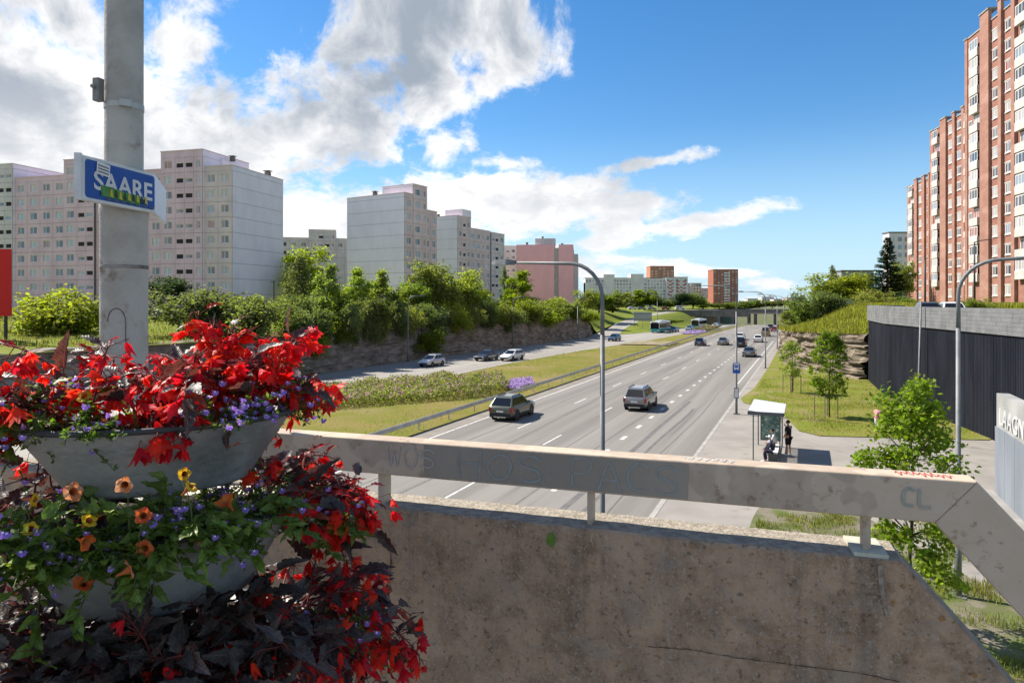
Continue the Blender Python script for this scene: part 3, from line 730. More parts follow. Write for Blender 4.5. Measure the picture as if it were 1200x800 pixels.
for i, (a, b, yt, Y, m, lab, r_, c_) in enumerate((
    (809, 822, 332, 690, greyp, 'small grey brown block left of the red tower', 7, 4), (822, 836, 338, 720, pinkish, 'low pale pink block touching the red tower on its left', 6, 5),
    (876, 888, 350, 900, greyp, 'tiny grey block right of the red tower above the bridge', 3, 4), (893, 907, 348, 950, far_white, 'tiny white block far right above the bridge', 4, 5), (907, 922, 350.5, 900, greyp, 'low grey block at the far end of the road', 3, 6), (922, 944, 349, 850, pinkish, 'low pinkish block touching the rock outcrop on the horizon', 3, 8))):
    far_block(a, b, yt, Y, lab, m, r_, c_)
far_block(986, 1024, 318, 210, 'grey low block behind the round trees on the right', wall_mat('slate_grey', (.30, .31, .33)), 4, 3, base=6, depth=5)
t, w, H = far_block(1042, 1075, 273, 230, 'white balconied block peeking out behind the spruce', far_white, 9, 4, base=6.5, depth=4)
# --- brick tower at right: three staggered blocks
brick = M('red_brick', (.34, .18, .135), .9, (.285, .145, .108), .5, 6, bump=.4, bs=18, dirt=((.40, .235, .185), .12, .5, .72), stretch=(1, 1, 2.4))
brick_d = M('dark_red_brick', (.31, .15, .115), .9, (.265, .125, .095), .5, 6, bump=.4, bs=18, stretch=(1, 1, 2.4))
balc_w = M('balcony_white', (.54, .52, .48), .7, (.44, .42, .385), 1.2)
rt = thing('brick_tower', 'tall red brick apartment tower of three staggered blocks with white balconies, at right', 'apartment tower', at(1063, 169, 7.5), math.atan2(-.982, -.19))
orig = at(1063, 169); ex = Vector((-.19, -.982, 0)); ey = Vector((.982, -.19, 0))
def loc_of(p): d = p-orig; return d.dot(ex), d.dot(ey)
def tower_block(corner, length, H, depth, cols, projs):
    ox, oy = loc_of(corner); fh = 2.8; nf = int((H-1.0)/fh)
    MB().box(ox, ox+length, oy+.1, oy+depth, -1.5, H-.1).build('wall', brick_d, rt)
    # piers between window columns, running full height
    for (a, b, pr, up) in projs:
        MB().box(ox+a, ox+b, oy-pr*.55, oy+.1+.002, -1.5, H+up).build('pier', brick if pr >= 0 else brick_d, rt)
        MB().box(ox+a-.1, ox+b+.1, oy-pr*.55-.12, oy+1.0, H+up, H+up+.22).build('coping', concrete, rt)
    MB().box(ox-.1, ox+length+.1, oy-.02, oy+depth+.1, H-.1, H+.12).build('roof_edge', concrete, rt)
    bw_ = cached(('balc',), lambda: MB().box(-1.3, 1.3, -.55, .1, 0, 1.15).mesh('balcony_front', balc_w))
    sill = cached(('sill',), lambda: MB().box(-.95, .95, -.1, .02, 0, .16).mesh('window_sill', balc_w))
    for (cx, kind, skip) in cols:
        for k in range(nf):
            z = .9+k*fh
            if kind == 'w':
                window_at(rt, ox+cx-.85, z+.75, 1.7, 1.35, 2, True, oy+.06); put('window_sill', sill, rt, (ox+cx, oy+.07, z+.58))
                put('window_sill', sill, rt, (ox+cx, oy+.07, z+2.12))
            elif kind == 's':
                window_at(rt, ox+cx-.35, z+1., .7, 1., 1, True, oy+.06)
            elif kind == 'g':
                window_at(rt, ox+cx-.55, z+.6, 1.1, 1.6, 1, True, oy+.05)
            elif kind == 'b' and k:
                put('balcony_front', bw_, rt, (ox+cx, oy, z))
                if (k*7+int(cx*3)) % 5: window_at(rt, ox+cx-1.25, z+1.17, 2.5, 1.45, 3, True, oy-.45)
                else: window_at(rt, ox+cx-1.0, z+.9, 2., 1.7, 2, True, oy+.06)
tower_block(orig, 22, 29., 14, [(3.25, 'b', 0), (8.2, 'w', 0), (12.3, 's', 0), (15.2, 'w', 0)], [(0, 1.5, .0, 0), (5, 6.8, .5, .9), (9.6, 11.2, .5, .9), (13.2, 14.0, .5, .9), (16.6, 22, .5, .9)])
c2 = Vector((84.4, 137.9, 0))
tower_block(c2, 24, 34.9, 15, [(3.5, 'b', 0), (9.4, 'w', 0), (13.1, 'w', 0), (17.4, 'b', 0)], [(0, 1.6, 0, 0), (5.4, 8.0, .5, .9), (10.7, 11.8, .5, .9), (14.5, 15.6, .5, .9), (19.2, 24, .5, .9)])
c3 = Vector((70.4, 106.2, 0))
tower_block(c3, 40, 41.2, 16, [(1.9, 'g', 0), (4.0, 'b', 0), (9.5, 'w', 0), (13.0, 'w', 0), (17.0, 'b', 0), (23, 'w', 0), (27, 'w', 0), (32, 'b', 0)], [(0, .9, 0, 0), (5.6, 8.2, .6, 1.6), (10.8, 11.7, .6, 1.6), (14.3, 15.2, .6, 1.6), (19, 21.5, .6, 1.6), (24.5, 25.5, .6, 1.6), (29, 30, .6, 1.6), (34.5, 40, .6, 1.6)])
# ================================================================ vehicles
tyre_m = M('tyre', (.02, .02, .02), .85); rim_m = M('wheel_rim', (.4, .4, .41), .35, metal=.7); car_glass = M('car_glass', (.01, .012, .015), .08, spec=.5)
lamp_red = M('tail_lamp', (.35, .01, .01), .25, spec=.6); lamp_wh = M('head_lamp', (.75, .76, .78), .15, spec=.8); trim_m = M('black_trim', (.025, .025, .027), .6); plate_m = M('number_plate', (.7, .7, .68), .5); chrome = M('bright_trim', (.5, .5, .5), .25, metal=.9)
def car_paint(n, c, metal=.35): return M('car_paint_'+n, c, .28, metal=metal, spec=.5, coat=.8)
def wheel_meshes(r):
    def mk():
        t = MB().lathe([(r*.62, -.1), (r*.95, -.105), (r, -.07), (r, .07), (r*.95, .105), (r*.62, .1)], 20).mesh('tyre', tyre_m, True)
        rm = MB().lathe([(.001, .07), (r*.18, .08), (r*.2, .06), (r*.6, .075), (r*.64, .1)], 20)
        for k in range(5):
            a = 2*math.pi*k/5; rm.box(.06, r*.62, -.035, .035, .072, .094, 0, Matrix.Rotation(a, 4, 'Z'))
        return t, rm.mesh('rim', rim_m)
    return cached(('wheel', r), mk)
def make_car(name, label, cat, paint_m, L=4.5, W=1.8, H=1.5, belt=.92, hood=.9, nose=.68, x=(-.5, .15, .72, .42), wr=.32, rails=False, gc=.2, tail=.95, group=None, wheelb=None, back=None):
    """x = greenhouse stations as fractions of half-length: rear-bottom, rear-top ... given as (rb, rt, ft, fb)"""
    t = thing(name, label, cat, (0, 0, 0), 0, group); h = L/2; w = W/2
    rb, rt_, ft, fb = [k*h for k in x]
    # --- lower body lofted along its length: (x, bottom, shoulder, top, half width factor)
    st = [(-h, .42, tail*.78, tail*.86, .80), (-h+.07, .30, tail*.8, tail*.97, .93), (-h*.8, .24, belt*.84, max(tail, belt)*1.0, .99), (-h*.45, .22, belt*.84, belt, 1.), (0, .22, belt*.84, belt, 1.), (fb*.95, .22, belt*.84, belt*.995, 1.), (fb+(h-fb)*.45, .23, hood*.84, hood*.97, .985), (h-.22, .26, nose*.85, nose*1.1, .93), (h-.05, .3, nose*.78, nose*.97, .82), (h, .4, nose*.7, nose*.85, .7)]
    vs = []; fs = []
    for (xx, zb, zs, zt, k) in st:
        ww = w*k; ring = [(ww*.9, zb), (ww, zb+.12), (ww*1.0, (zb+zs)/2), (ww*.985, zs), (ww*.93, zt-.015), (ww*.82, zt)]
        for y, z in ring: vs.append((xx, y, z))
        for y, z in reversed(ring): vs.append((xx, -y, z))
    k = 12
    for i in range(len(st)-1):
        for j in range(k): fs.append((i*k+j, i*k+(j+1) % k, (i+1)*k+(j+1) % k, (i+1)*k+j))
    fs += [tuple(range(k-1, -1, -1)), tuple(range((len(st)-1)*k, len(st)*k))]
    me = MB().add(vs, fs).mesh('body', paint_m, True); recalc(me)
    body = put('body', me, t)
    # --- greenhouse
    wb, wt = w*.93, w*.70; zb, zt = belt-.02, H
    gv = [(rb, -wb, zb), (fb, -wb*.97, zb), (fb, wb*.97, zb), (rb, wb, zb), (rt_, -wt, zt-.05), (ft, -wt, zt-.06), (ft, wt, zt-.06), (rt_, wt, zt-.05), (rt_+.15, -wt*.8, zt), (ft-.25, -wt*.8, zt), (ft-.25, wt*.8, zt), (rt_+.15, wt*.8, zt)]
    gf = [(0, 1, 5, 4), (1, 2, 6, 5), (2, 3, 7, 6), (3, 0, 4, 7), (4, 5, 9, 8), (5, 6, 10, 9), (6, 7, 11, 10), (7, 4, 8, 11), (8, 9, 10, 11)]
    me = MB().add(gv, gf).mesh('cabin', paint_m); recalc(me); cab = put('cabin', me, t); bevel(cab, .06, 3)
    def quad(a, b, c, d, u0, u1, v0, v1, nm, off=.012):
        a, b, c, d = map(Vector, (a, b, c, d)); f = lambda u, v: (a*(1-u)+b*u)*(1-v)+(d*(1-u)+c*u)*v
        n = (b-a).cross(d-a).normalized(); pts = [f(u0, v0), f(u1, v0), f(u1, v1), f(u0, v1)]
        cen = sum(pts, Vector())/4
        if n.dot(cen-Vector((0, 0, H*.7))) < 0: n = -n
        mb = MB().add([p+n*off for p in pts]+[p-n*.03 for p in pts], [(0, 1, 2, 3), (4, 7, 6, 5), (0, 4, 5, 1), (1, 5, 6, 2), (2, 6, 7, 3), (3, 7, 4, 0)])
        me = mb.mesh(nm, car_glass); recalc(me); return put(nm, me, t)
    quad(gv[1], gv[2], gv[6], gv[5], .07, .93, .08, .92, 'windscreen'); quad(gv[3], gv[0], gv[4], gv[7], .08, .92, .12, .9, 'rear_window')
    span = [(.05, .2), (.23, .53), (.56, .92)] if rb < -h*.7 else [(.1, .48), (.52, .9)]
    for (a, b, c, d) in ((gv[0], gv[1], gv[5], gv[4]), (gv[3], gv[2], gv[6], gv[7])):
        for (u0, u1) in span: quad(a, b, c, d, u0, u1, .13, .88, 'side_window')
    # --- wheels with dark arches
    ax = wheelb or L*.29; ty, rm = wheel_meshes(wr)
    arch = cached(('arch', wr), lambda: MB().lathe([(wr*1.16, -.03), (wr*1.2, .03), (wr*.3, .03)], 20).mesh('wheel_arch', trim_m))
    for sx_ in (-1, 1):
        for sy_ in (-1, 1):
            wh = put('wheel', ty, t, (sx_*ax-.02, sy_*(w-.1), wr), (rad(-90*sy_), 0, 0)); put('rim', rm, wh)
            put('wheel_arch', arch, t, (sx_*ax-.02, sy_*(w-.022), wr), (rad(-90*sy_), 0, 0))
    for s in (-1, 1):
        MB().box(-h-.015, -h+.2, s*w*.9-.11, s*w*.9+.04, tail*.62, tail*.9).build('tail_light', lamp_red, t)
        MB().box(h-.28, h-.02, s*w*.72-.16, s*w*.72+.12, nose*.72, nose*.98).build('head_light', lamp_wh, t)
        m_ = MB().box(fb-.35, fb-.2, s*(w+.02)-.09, s*(w+.02)+.09, belt-.02, belt+.13).build('wing_mirror', paint_m, t); bevel(m_, .03)
        MB().box(-h*.55, h*.5, s*(w*1.0)-.015, s*(w*1.0)+.012, .24, .36).build('sill_trim', trim_m, t)
        if rails: MB().tube([(rt_+.1, s*wt*.86, H-.03), (rt_+.2, s*wt*.86, H+.05), (ft-.35, s*wt*.86, H+.05), (ft-.25, s*wt*.86, H-.04)], .025, 6).build('roof_rail', trim_m, t)
    MB().box(-h-.05, -h+.12, -w*.86, w*.86, .3, .56).build('rear_bumper', paint_m if not rails else trim_m, t)
    MB().box(-h-.062, -h-.052, -.26, .26, tail*.62, tail*.62+.12).build('number_plate', plate_m, t)
    MB().box(h-.1, h+.03, -w*.6, w*.6, .3, .46).build('front_grille', trim_m, t)
    if rails: MB().box(-h-.07, -h-.02, -w*.5, w*.5, .28, .36).build('bumper_insert', chrome, t)
    return t
def place(t, u, v, heading=0., z=None, rev=False):
    t.location = P(u, v, dip(u)+.008 if z is None else z); t.rotation_euler = (0, 0, RZ+(math.pi if rev else 0)+heading)
G_CAR = 'vehicles on the motorway'
suv = dict(L=4.6, W=1.82, H=1.66, belt=1.02, hood=1.02, nose=.82, x=(-.97, -.72, .1, .46), wr=.36, tail=1.05)
mpv = dict(L=4.75, W=1.8, H=1.72, belt=1.02, hood=.98, nose=.74, x=(-.97, -.82, .12, .62), wr=.33, tail=1.1)
hatch = dict(L=4.1, W=1.74, H=1.5, belt=.92, hood=.92, nose=.7, x=(-.95, -.68, .05, .5), wr=.31)
saloon = dict(L=4.6, W=1.8, H=1.45, belt=.9, hood=.88, nose=.68, x=(-.68, -.32, .05, .45), wr=.32, tail=.98)
estate = dict(L=4.65, W=1.8, H=1.48, belt=.92, hood=.9, nose=.68, x=(-.96, -.78, .05, .45), wr=.32)
olive = car_paint('olive', (.085, .088, .062)); silver = car_paint('silver', (.25, .24, .235), .6); navy = car_paint('navy', (.03, .04, .065)); black_c = car_paint('black', (.02, .02, .024)); white_c = car_paint('white', (.68, .68, .67), 0); grey_c = car_paint('grey', (.17, .175, .18), .6); beige_c = car_paint('beige', (.30, .24, .13), .1); blue_c = car_paint('blue', (.06, .09, .14)); red_c = car_paint('red', (.25, .04, .035), .1)
place(make_car('suv', 'olive green off-road car with roof rails in the left lane, nearest the guard rail', 'car', olive, rails=True, group=G_CAR, **suv), 45.2, -19.4)
place(make_car('minivan', 'silver people carrier in the middle lane beside the nearest street lamp', 'minivan', silver, rails=True, group=G_CAR, **mpv), 53.2, -11.9)
place(make_car('saloon_car', 'grey saloon in the kerbside lane, in front of the dark van', 'car', grey_c, group=G_CAR, **saloon), 109, -7.9)
place(make_car('dark_van', 'dark people carrier in the third lane behind the grey saloon', 'van', black_c, group=G_CAR, **{**mpv, 'H': 1.85}), 131, -10.9)
place(make_car('white_car', 'white hatchback driving just ahead of the dark van', 'car', white_c, group=G_CAR, **hatch), 148, -9.0)
place(make_car('white_estate', 'white car partly behind the bus stop lamp post', 'car', white_c, group=G_CAR, **estate), 157, -13.2)
place(make_car('silver_saloon', 'silver saloon left of the bus stop lamp post', 'car', silver, group=G_CAR, **saloon), 136, -14.6)
place(make_car('navy_car', 'navy blue hatchback in the second lane, close to the guard rail', 'car', navy, group=G_CAR, **hatch), 132, -18.3)
place(make_car('beige_van', 'boxy beige van farther up the kerbside lane', 'van', beige_c, group=G_CAR, L=5., W=1.95, H=2.3, belt=1.25, hood=1.15, nose=.9, x=(-.98, -.95, .5, .8), wr=.34, tail=1.4), 174, -8.9)
place(make_car('dark_car', 'black car, one of the two farthest vehicles before the overpass', 'car', black_c, group=G_CAR, **suv), 226, -10.2)
place(make_car('black_car', 'smaller black car just right of the farthest black one', 'car', black_c, group=G_CAR, **hatch), 236, -8.0)
place(make_car('red_car', 'dull red car beside the rock outcrop, far up the kerbside lane', 'car', red_c, group=G_CAR, **hatch), 205, -8.2)
lh = -.09
place(make_car('silver_hatchback', 'pale silver hatchback on the left carriageway, nearest the rock face', 'car', car_paint('pale_silver', (.5, .5, .5), .4), group=G_CAR, **hatch), 76.5, -44.2, lh*.5, rev=True)
place(make_car('dark_saloon', 'dark grey saloon on the left carriageway beside the white estate', 'car', car_paint('dark_grey', (.045, .05, .055), .5), group=G_CAR, **saloon), 87, -41.4, lh, rev=True)
place(make_car('white_wagon', 'white estate car on the left carriageway beside the median', 'car', white_c, group=G_CAR, **estate), 88.6, -38.2, lh, rev=True)
place(make_car('blue_hatchback', 'dark blue hatchback on the left carriageway by the slip road mouth', 'car', blue_c, group=G_CAR, **hatch), 140, -37.0, lh, rev=True)
place(make_car('grey_car', 'grey car following right behind the first bus', 'car', grey_c, group=G_CAR, **saloon), 190, -33.4, lh, rev=True)
place(make_car('teal_car', 'pale blue car ahead of the second bus', 'car', car_paint('pale_blue', (.22, .3, .36)), group=G_CAR, **hatch), 203, -31.2, lh, rev=True)
place(make_car('pale_car', 'tiny pale car right of the second bus on the far left carriageway', 'car', white_c, group=G_CAR, **estate), 240, -28.4, lh, rev=True)
place(make_car('dim_car', 'tiny grey car just before the far overpass, left carriageway', 'car', grey_c, group=G_CAR, **hatch), 258, -29.5, lh, rev=True)
# parked cars on the upper street: bare bodies at this size
for i, (px, mcol, lab) in enumerate(((741, white_c, 'first parked car from the left on the upper street, white'), (752, grey_c, 'second parked car from the left on the upper street, grey'), (764, silver, 'third parked car on the upper street, silver'), (797, white_c, 'white van-like parked car farthest right on the upper street'), (780, red_c, 'dull red parked car on the upper street'))):
    t = make_car('parked_car', lab, 'car', mcol, group='cars parked on the upper street', **(mpv if i == 3 else hatch)); t.location = at(px, 312, 4.5); t.rotation_euler = (0, 0, .1)
for i, (px, Y, mcol, lab) in enumerate(((1085, 56, grey_c, 'grey car roof just showing above the black wall, left'), (1112, 53, white_c, 'white car roof just showing above the black wall, right'))):
    t = make_car('terrace_car', lab, 'car', mcol, group='cars parked on the terrace', **hatch); t.location = at(px, Y, 6.75); t.rotation_euler = (0, 0, 1.2)
for i, (px, Y, mcol, lab) in enumerate(((20, 96, white_c, 'parked white car beyond the round bush at far left'), (196, 98, white_c, 'parked pale car right of the grey pole, before the block'), (232, 99, silver, 'parked silver car behind the shrubs at left'))):
    t = make_car('yard_car', lab, 'car', mcol, group='cars parked before the pinkish block', **hatch); t.location = at(px, Y, 5.7); t.rotation_euler = (0, 0, .2+i)
# --- city buses
def make_bus(label):
    t = thing('city_bus', label, 'bus', (0, 0, 0), 0, 'city buses on the left carriageway')
    teal = M('bus_teal', (.03, .30, .29), .4, coat=.5); bw = M('bus_white', (.68, .72, .72), .4, coat=.5)
    b = MB().box(-6, 6, -1.25, 1.25, .3, 1.25).build('lower_body', teal, t); bevel(b, .08)
    b = MB().box(-6, 6, -1.25, 1.25, 1.252, 2.75).build('upper_body', bw, t); bevel(b, .06)
    b = MB().box(-5.9, 5.9, -1.2, 1.2, 2.752, 3.05).build('roof', bw, t); bevel(b, .1)
    MB().box(-2.5, 2.5, -.8, .8, 3.052, 3.3).build('roof_unit', bw, t)
    MB().box(6.003, 6.03, -1.12, 1.12, 1.15, 2.6).build('windscreen', car_glass, t); MB().box(-6.03, -6.003, -1.0, 1.0, 1.6, 2.6).build('rear_window', car_glass, t)
    MB().box(6.004, 6.04, -.8, .8, 2.66, 2.95).build('destination_display', M('display_amber', (.1, .06, .01), .4), t)
    for s in (-1, 1):
        for k in range(6): MB().box(-5.7+k*1.95, -3.9+k*1.95, s*1.265-.012, s*1.265+.012, 1.4, 2.55).build('side_window', car_glass, t)
        MB().box(6.002, 6.05, s*.95-.18, s*.95+.18, .62, .82).build('head_light', lamp_wh, t)
    ty, rm = wheel_meshes(.48)
    for x in (-3.4, 3.6):
        for s in (-1, 1): wh = put('wheel', ty, t, (x, s*1.15, .48), (rad(-90*s), 0, 0)); put('rim', rm, wh)
    return t
bus = make_bus('teal and white bus nearest the slip road island'); place(bus, 186, -36.3, lh*.7, rev=True)
b2_ = copy_tree(bus, 'teal and white bus farther back, near the overpass abutment', (0, 0, 0), 0); place(b2_, 224, -31.5, lh*.7, rev=True)
# ================================================================ bus shelter
frame_g = M('shelter_frame', (.11, .115, .12), .5, metal=.4)
sh = thing('bus_shelter', 'glass bus shelter with a tilted pale roof beside the road', 'bus shelter', P(39.3, -1.9, .12), -TH)     # x right (away from road), y along road
clear = bpy.data.materials.new('shelter_glass'); clear.use_nodes = True
g = NT(clear.node_tree); p_ = g.n['Principled BSDF']; p_.inputs['Base Color'].default_value = (.6, .64, .63, 1); p_.inputs['Roughness'].default_value = .05; p_.inputs['Alpha'].default_value = .32
for x in (-.62, .66):
    for y in (-2., 2.): MB().box(x-.028, x+.028, y-.028, y+.028, 0, 2.33).build('post', frame_g, sh)
rf = MB(); rf.prism([(-.85, 2.5), (.85, 2.32), (.85, 2.40), (-.85, 2.58)], 'y', -2.2, 2.2)
rfm = rf.mesh('roof', M('shelter_roof', (.6, .6, .59), .5, (.5, .51, .51), .8, spec=.5)); recalc(rfm); put('roof', rfm, sh)
MB().box(-.88, .88, -2.26, -2.21, 2.36, 2.54).build('roof_fascia', frame_g, sh)
for y0, y1 in ((-1.95, -.7), (-.66, .62), (.66, 1.95)):
    o = MB().box(.655, .667, y0, y1, .25, 2.2).build('glass_pane', clear, sh)
MB().box(-.5, .6, 1.97, 2.03, .3, 2.2).build('poster_case', frame_g, sh)
def poster_mat():
    m = bpy.data.materials.new('poster_print'); m.use_nodes = True; g = NT(m.node_tree); p = g.n['Principled BSDF']
    v = g.node('ShaderNodeTexCoord').outputs['Object']
    a = g.mix(g.ramp(g.noise(v, 3., 3), .4, .6), (.05, .13, .115), (.16, .26, .22)); a = g.mix(g.ramp(g.noise(g.mapping(v, loc=(4, 4, 4)), 5., 3), .58, .66), a, (.5, .55, .5))
    g.set(p.inputs['Base Color'], a); p.inputs['Roughness'].default_value = .3; return m
MB().box(-.44, .54, 1.95, 1.965, .4, 2.12).build('poster', poster_mat(), sh)
for z in (.25, 2.2): MB().box(.62, .70, -1.95, 1.95, z-.03, z+.03).build('cross_bar', frame_g, sh)
bench = thing('bench', 'slatted bench inside the bus shelter', 'bench', P(38.6, -1.6, .12), -TH)
for k in range(5): MB().box(-.22+k*.1, -.14+k*.1, -1.5, .9, .44, .47).build('slat', white_p, bench)
for y in (-1.3, -.3, .7):
    MB().box(-.2, .26, y-.025, y+.025, 0, .44).build('leg', frame_g, bench)
# bus stop signs on the lamp post
st = thing('bus_stop_sign', 'blue and white bus stop sign high on the lamp post by the shelter', 'sign', at(863, 49.5, 3.1), -TH+.1)
MB().box(-.26, .26, -.14, -.11, 0, .78).build('plate', M('sign_blue', (.02, .1, .42), .4), st)
MB().box(-.17, .17, -.15, -.141, .3, .62).build('bus_symbol', white_p, st); MB().box(-.12, .12, -.156, -.151, .42, .56).build('symbol_window', MATS['sign_blue'], st)
for x in (-.1, .1): MB().box(x-.04, x+.04, -.15, -.141, .23, .3).build('symbol_wheel', white_p, st)
MB().box(-.26, .26, -.145, -.141, .66, .76).build('stop_text_band', white_p, st)
MB().box(-.06, .06, -.11, .02, .2, .6).build('bracket', steel, st)
tt = thing('timetable_case', 'small pale timetable panel on the lamp post by the shelter', 'sign', at(863, 49.5, 1.3), -TH+.1)
MB().box(-.17, .17, -.15, -.1, 0, .75).build('case', steel, tt); MB().box(-.13, .13, -.156, -.151, .06, .68).build('sheet', white_p, tt); MB().box(-.05, .05, -.1, .02, .2, .5).build('bracket', steel, tt)
# ================================================================ people
skin_m = M('skin', (.45, .25, .17), .6)
def skin_fig(name, joints, edges, mats, parent, root=0, sub=2):
    me = bpy.data.meshes.new(name); me.from_pydata([j[0] for j in joints], edges, []); me.materials.append(mats)
    o = put(name, me, parent)
    o.modifiers.new('skin', 'SKIN'); s = o.modifiers.new('sub', 'SUBSURF'); s.levels = 1; s.render_levels = sub
    for i, j in enumerate(joints):
        r = j[1]; me.skin_vertices[0].data[i].radius = r if hasattr(r, '__len__') else (r, r)
    me.skin_vertices[0].data[root].use_root = True
    dg = bpy.context.evaluated_depsgraph_get(); m2 = bpy.data.meshes.new_from_object(o.evaluated_get(dg)); o.modifiers.clear(); o.data = m2
    m2.polygons.foreach_set('use_smooth', [True]*len(m2.polygons)); m2.name = name
    return o
def head(parent, c, fwd, hair, cap=None):
    """head with face details: c = centre, fwd = unit forward"""
    f = Vector(fwd).normalized(); rot = Matrix.Translation(c) @ Matrix.Rotation(math.atan2(f.y, f.x), 4, 'Z')
    mb = MB(); n = 14
    for i in range(10):
        a = math.pi*i/9; z = math.cos(a)*.115; r = math.sin(a)
        for j in range(n):
            th = 2*math.pi*j/n; x = r*.095*math.cos(th); y = r*.075*math.sin(th)
            if z < -.03: x = x*.86+.012; y *= .82
            mb.v.append(tuple(rot @ Vector((x, y, z))))
    for i in range(9):
        for j in range(n): mb.f.append((i*n+j, i*n+n+j, i*n+n+(j+1) % n, i*n+(j+1) % n)); mb.mi.append(0)
    mb.box(.085, .115, -.013, .013, -.035, .01, 0, rot); mb.box(-.01, .02, .068, .085, -.03, .03, 0, rot); mb.box(-.01, .02, -.085, -.068, -.03, .03, 0, rot)
    hd = mb.build('head', skin_m, parent, True)
    ed = MB()
    for s in (-1, 1): ed.box(.082, .093, s*.032-.012, s*.032+.012, .0, .013, 0, rot)
    ed.box(.083, .092, -.022, .022, -.065, -.057, 0, rot); ed.build('face_features', M('face_dark', (.08, .03, .025), .6), hd)
    hb = MB(); hm = []
    for i in range(5):
        a = math.pi*.52*i/4; z = math.cos(a)*.128; r = math.sin(a)
        for j in range(n):
            th = 2*math.pi*j/n; hm.append(rot @ Vector((r*.105*math.cos(th)-.012, r*.086*math.sin(th), z)))
    hb.add(hm, [(i*n+j, i*n+n+j, i*n+n+(j+1) % n, i*n+(j+1) % n) for i in range(4) for j in range(n)])
    if cap: hb.box(.07, .19, -.06, .06, .02, .035, 0, rot)
    hb.build('cap' if cap else 'hair', cap or hair, hd, True)
def hand(mb_joints, base, direction): pass
def fingers(parent, wrist, d, side):
    d = Vector(d).normalized(); s = d.cross(Vector((0, 0, 1))); s = s.normalized() if s.length > .1 else Vector((0, 1, 0))
    mb = MB(); palm = Vector(wrist)+d*.05
    mb.tube([Vector(wrist), palm, palm+d*.045], [.022, .035, .032], 8)
    for k in range(4):
        b = palm+d*.04+s*(k-1.5)*.018; L = (.07, .08, .075, .06)[k]
        mb.tube([b, b+d*L*.5, b+d*L*.95-Vector((0, 0, .012))], [.009, .0085, .007], 6)
    b = palm-d*.02+s*side*.03; mb.tube([b, b+d*.03+s*side*.025, b+d*.06+s*side*.03], [.011, .01, .008], 6)
    mb.build('hand', skin_m, parent, True)
black_cl = M('black_cloth', (.012, .012, .014), .85); navy_cl = M('navy_cloth', (.02, .022, .045), .85); white_cl = M('white_cloth', (.6, .6, .6), .85); pink_cl = M('pink_cloth', (.62, .25, .33), .85); grey_cl = M('grey_cloth', (.42, .44, .47), .85); hair_d = M('dark_hair', (.03, .02, .015), .7); hair_g = M('grey_hair', (.35, .32, .28), .7)
def standing(label, loc, rz, shirt, lower, hair, shorts=True, arm='hips', H=1.75, group='people around the bus shelter'):
    t = thing('person', label, 'person', loc, rz, group, H/1.75)
    # x forward
    for s in (-1, 1): pass
    elbowL = (-.08, .40, 1.16) if arm == 'hips' else (.0, .26, 1.14); wristL = (.08, .22, 1.0) if arm == 'hips' else (.06, .25, .9)
    elbowR = (.10, -.30, 1.22) if arm == 'hips' else (.0, -.26, 1.14); wristR = (.22, -.12, 1.42) if arm == 'hips' else (.06, -.25, .9)
    J = [((0, 0, .95), (.15, .11)), ((0, 0, 1.2), (.14, .1)), ((0, 0, 1.42), (.15, .1)), ((0, 0, 1.5), .055), ((.01, 0, 1.6), .05),
         ((0, .19, 1.41), .058), (elbowL, .043), (wristL, .03), ((0, -.19, 1.41), .058), (elbowR, .043), (wristR, .03),
         ((0, .1, .88), .09), ((.02, .11, .5), .058), ((-.01, .11, .1), .036), ((.13, .13, .04), .035),
         ((0, -.1, .88), .09), ((.0, -.12, .5), .058), ((-.03, -.13, .1), .036), ((.1, -.15, .04), .035)]
    E = [(0, 1), (1, 2), (2, 3), (3, 4), (2, 5), (5, 6), (6, 7), (2, 8), (8, 9), (9, 10), (0, 11), (11, 12), (12, 13), (13, 14), (0, 15), (15, 16), (16, 17), (17, 18)]
    body = skin_fig('body', J, E, skin_m, t)
    mid = lambda a, b, k: tuple(x+(y-x)*k for x, y in zip(a, b))
    sj = [((0, 0, .84), (.17, .13)), ((0, 0, .95), (.175, .13)), ((0, 0, 1.2), (.165, .125)), ((0, 0, 1.42), (.17, .12)), ((0, 0, 1.49), .075), ((0, .19, 1.41), .08), (mid((0, .19, 1.41), elbowL, .7), .07), ((0, -.19, 1.41), .08), (mid((0, -.19, 1.41), elbowR, .7), .07)]
    skin_fig('shirt', sj, [(0, 1), (1, 2), (2, 3), (3, 4), (3, 5), (5, 6), (3, 7), (7, 8)], shirt, t)
    e = .52 if shorts else .1
    lj = [((0, 0, .97), (.165, .125)), ((0, .1, .86), .115), ((.02, .11, e), .085 if shorts else .06), ((0, -.1, .86), .115), ((0, -.12, e), .085 if shorts else .06)]
    skin_fig('shorts' if shorts else 'trousers', lj, [(0, 1), (1, 2), (0, 3), (3, 4)], lower, t)
    sm_ = MB()
    for (x, y) in ((.05, .12), (.02, -.14)): sm_.tube([(x-.1, y, .04), (x-.02, y, .055), (x+.1, y, .045), (x+.16, y, .03)], [.04, .05, .045, .03], 8)
    sm_.build('shoe', white_cl, t, True)
    fingers(t, wristL, (.5, -.5, -.6) if arm == 'hips' else (.2, 0, -1), 1); fingers(t, wristR, (.2, .3, .9) if arm == 'hips' else (.2, 0, -1), -1)
    head(t, Vector((.02, 0, 1.66)), (1, 0, 0), hair)
    return t
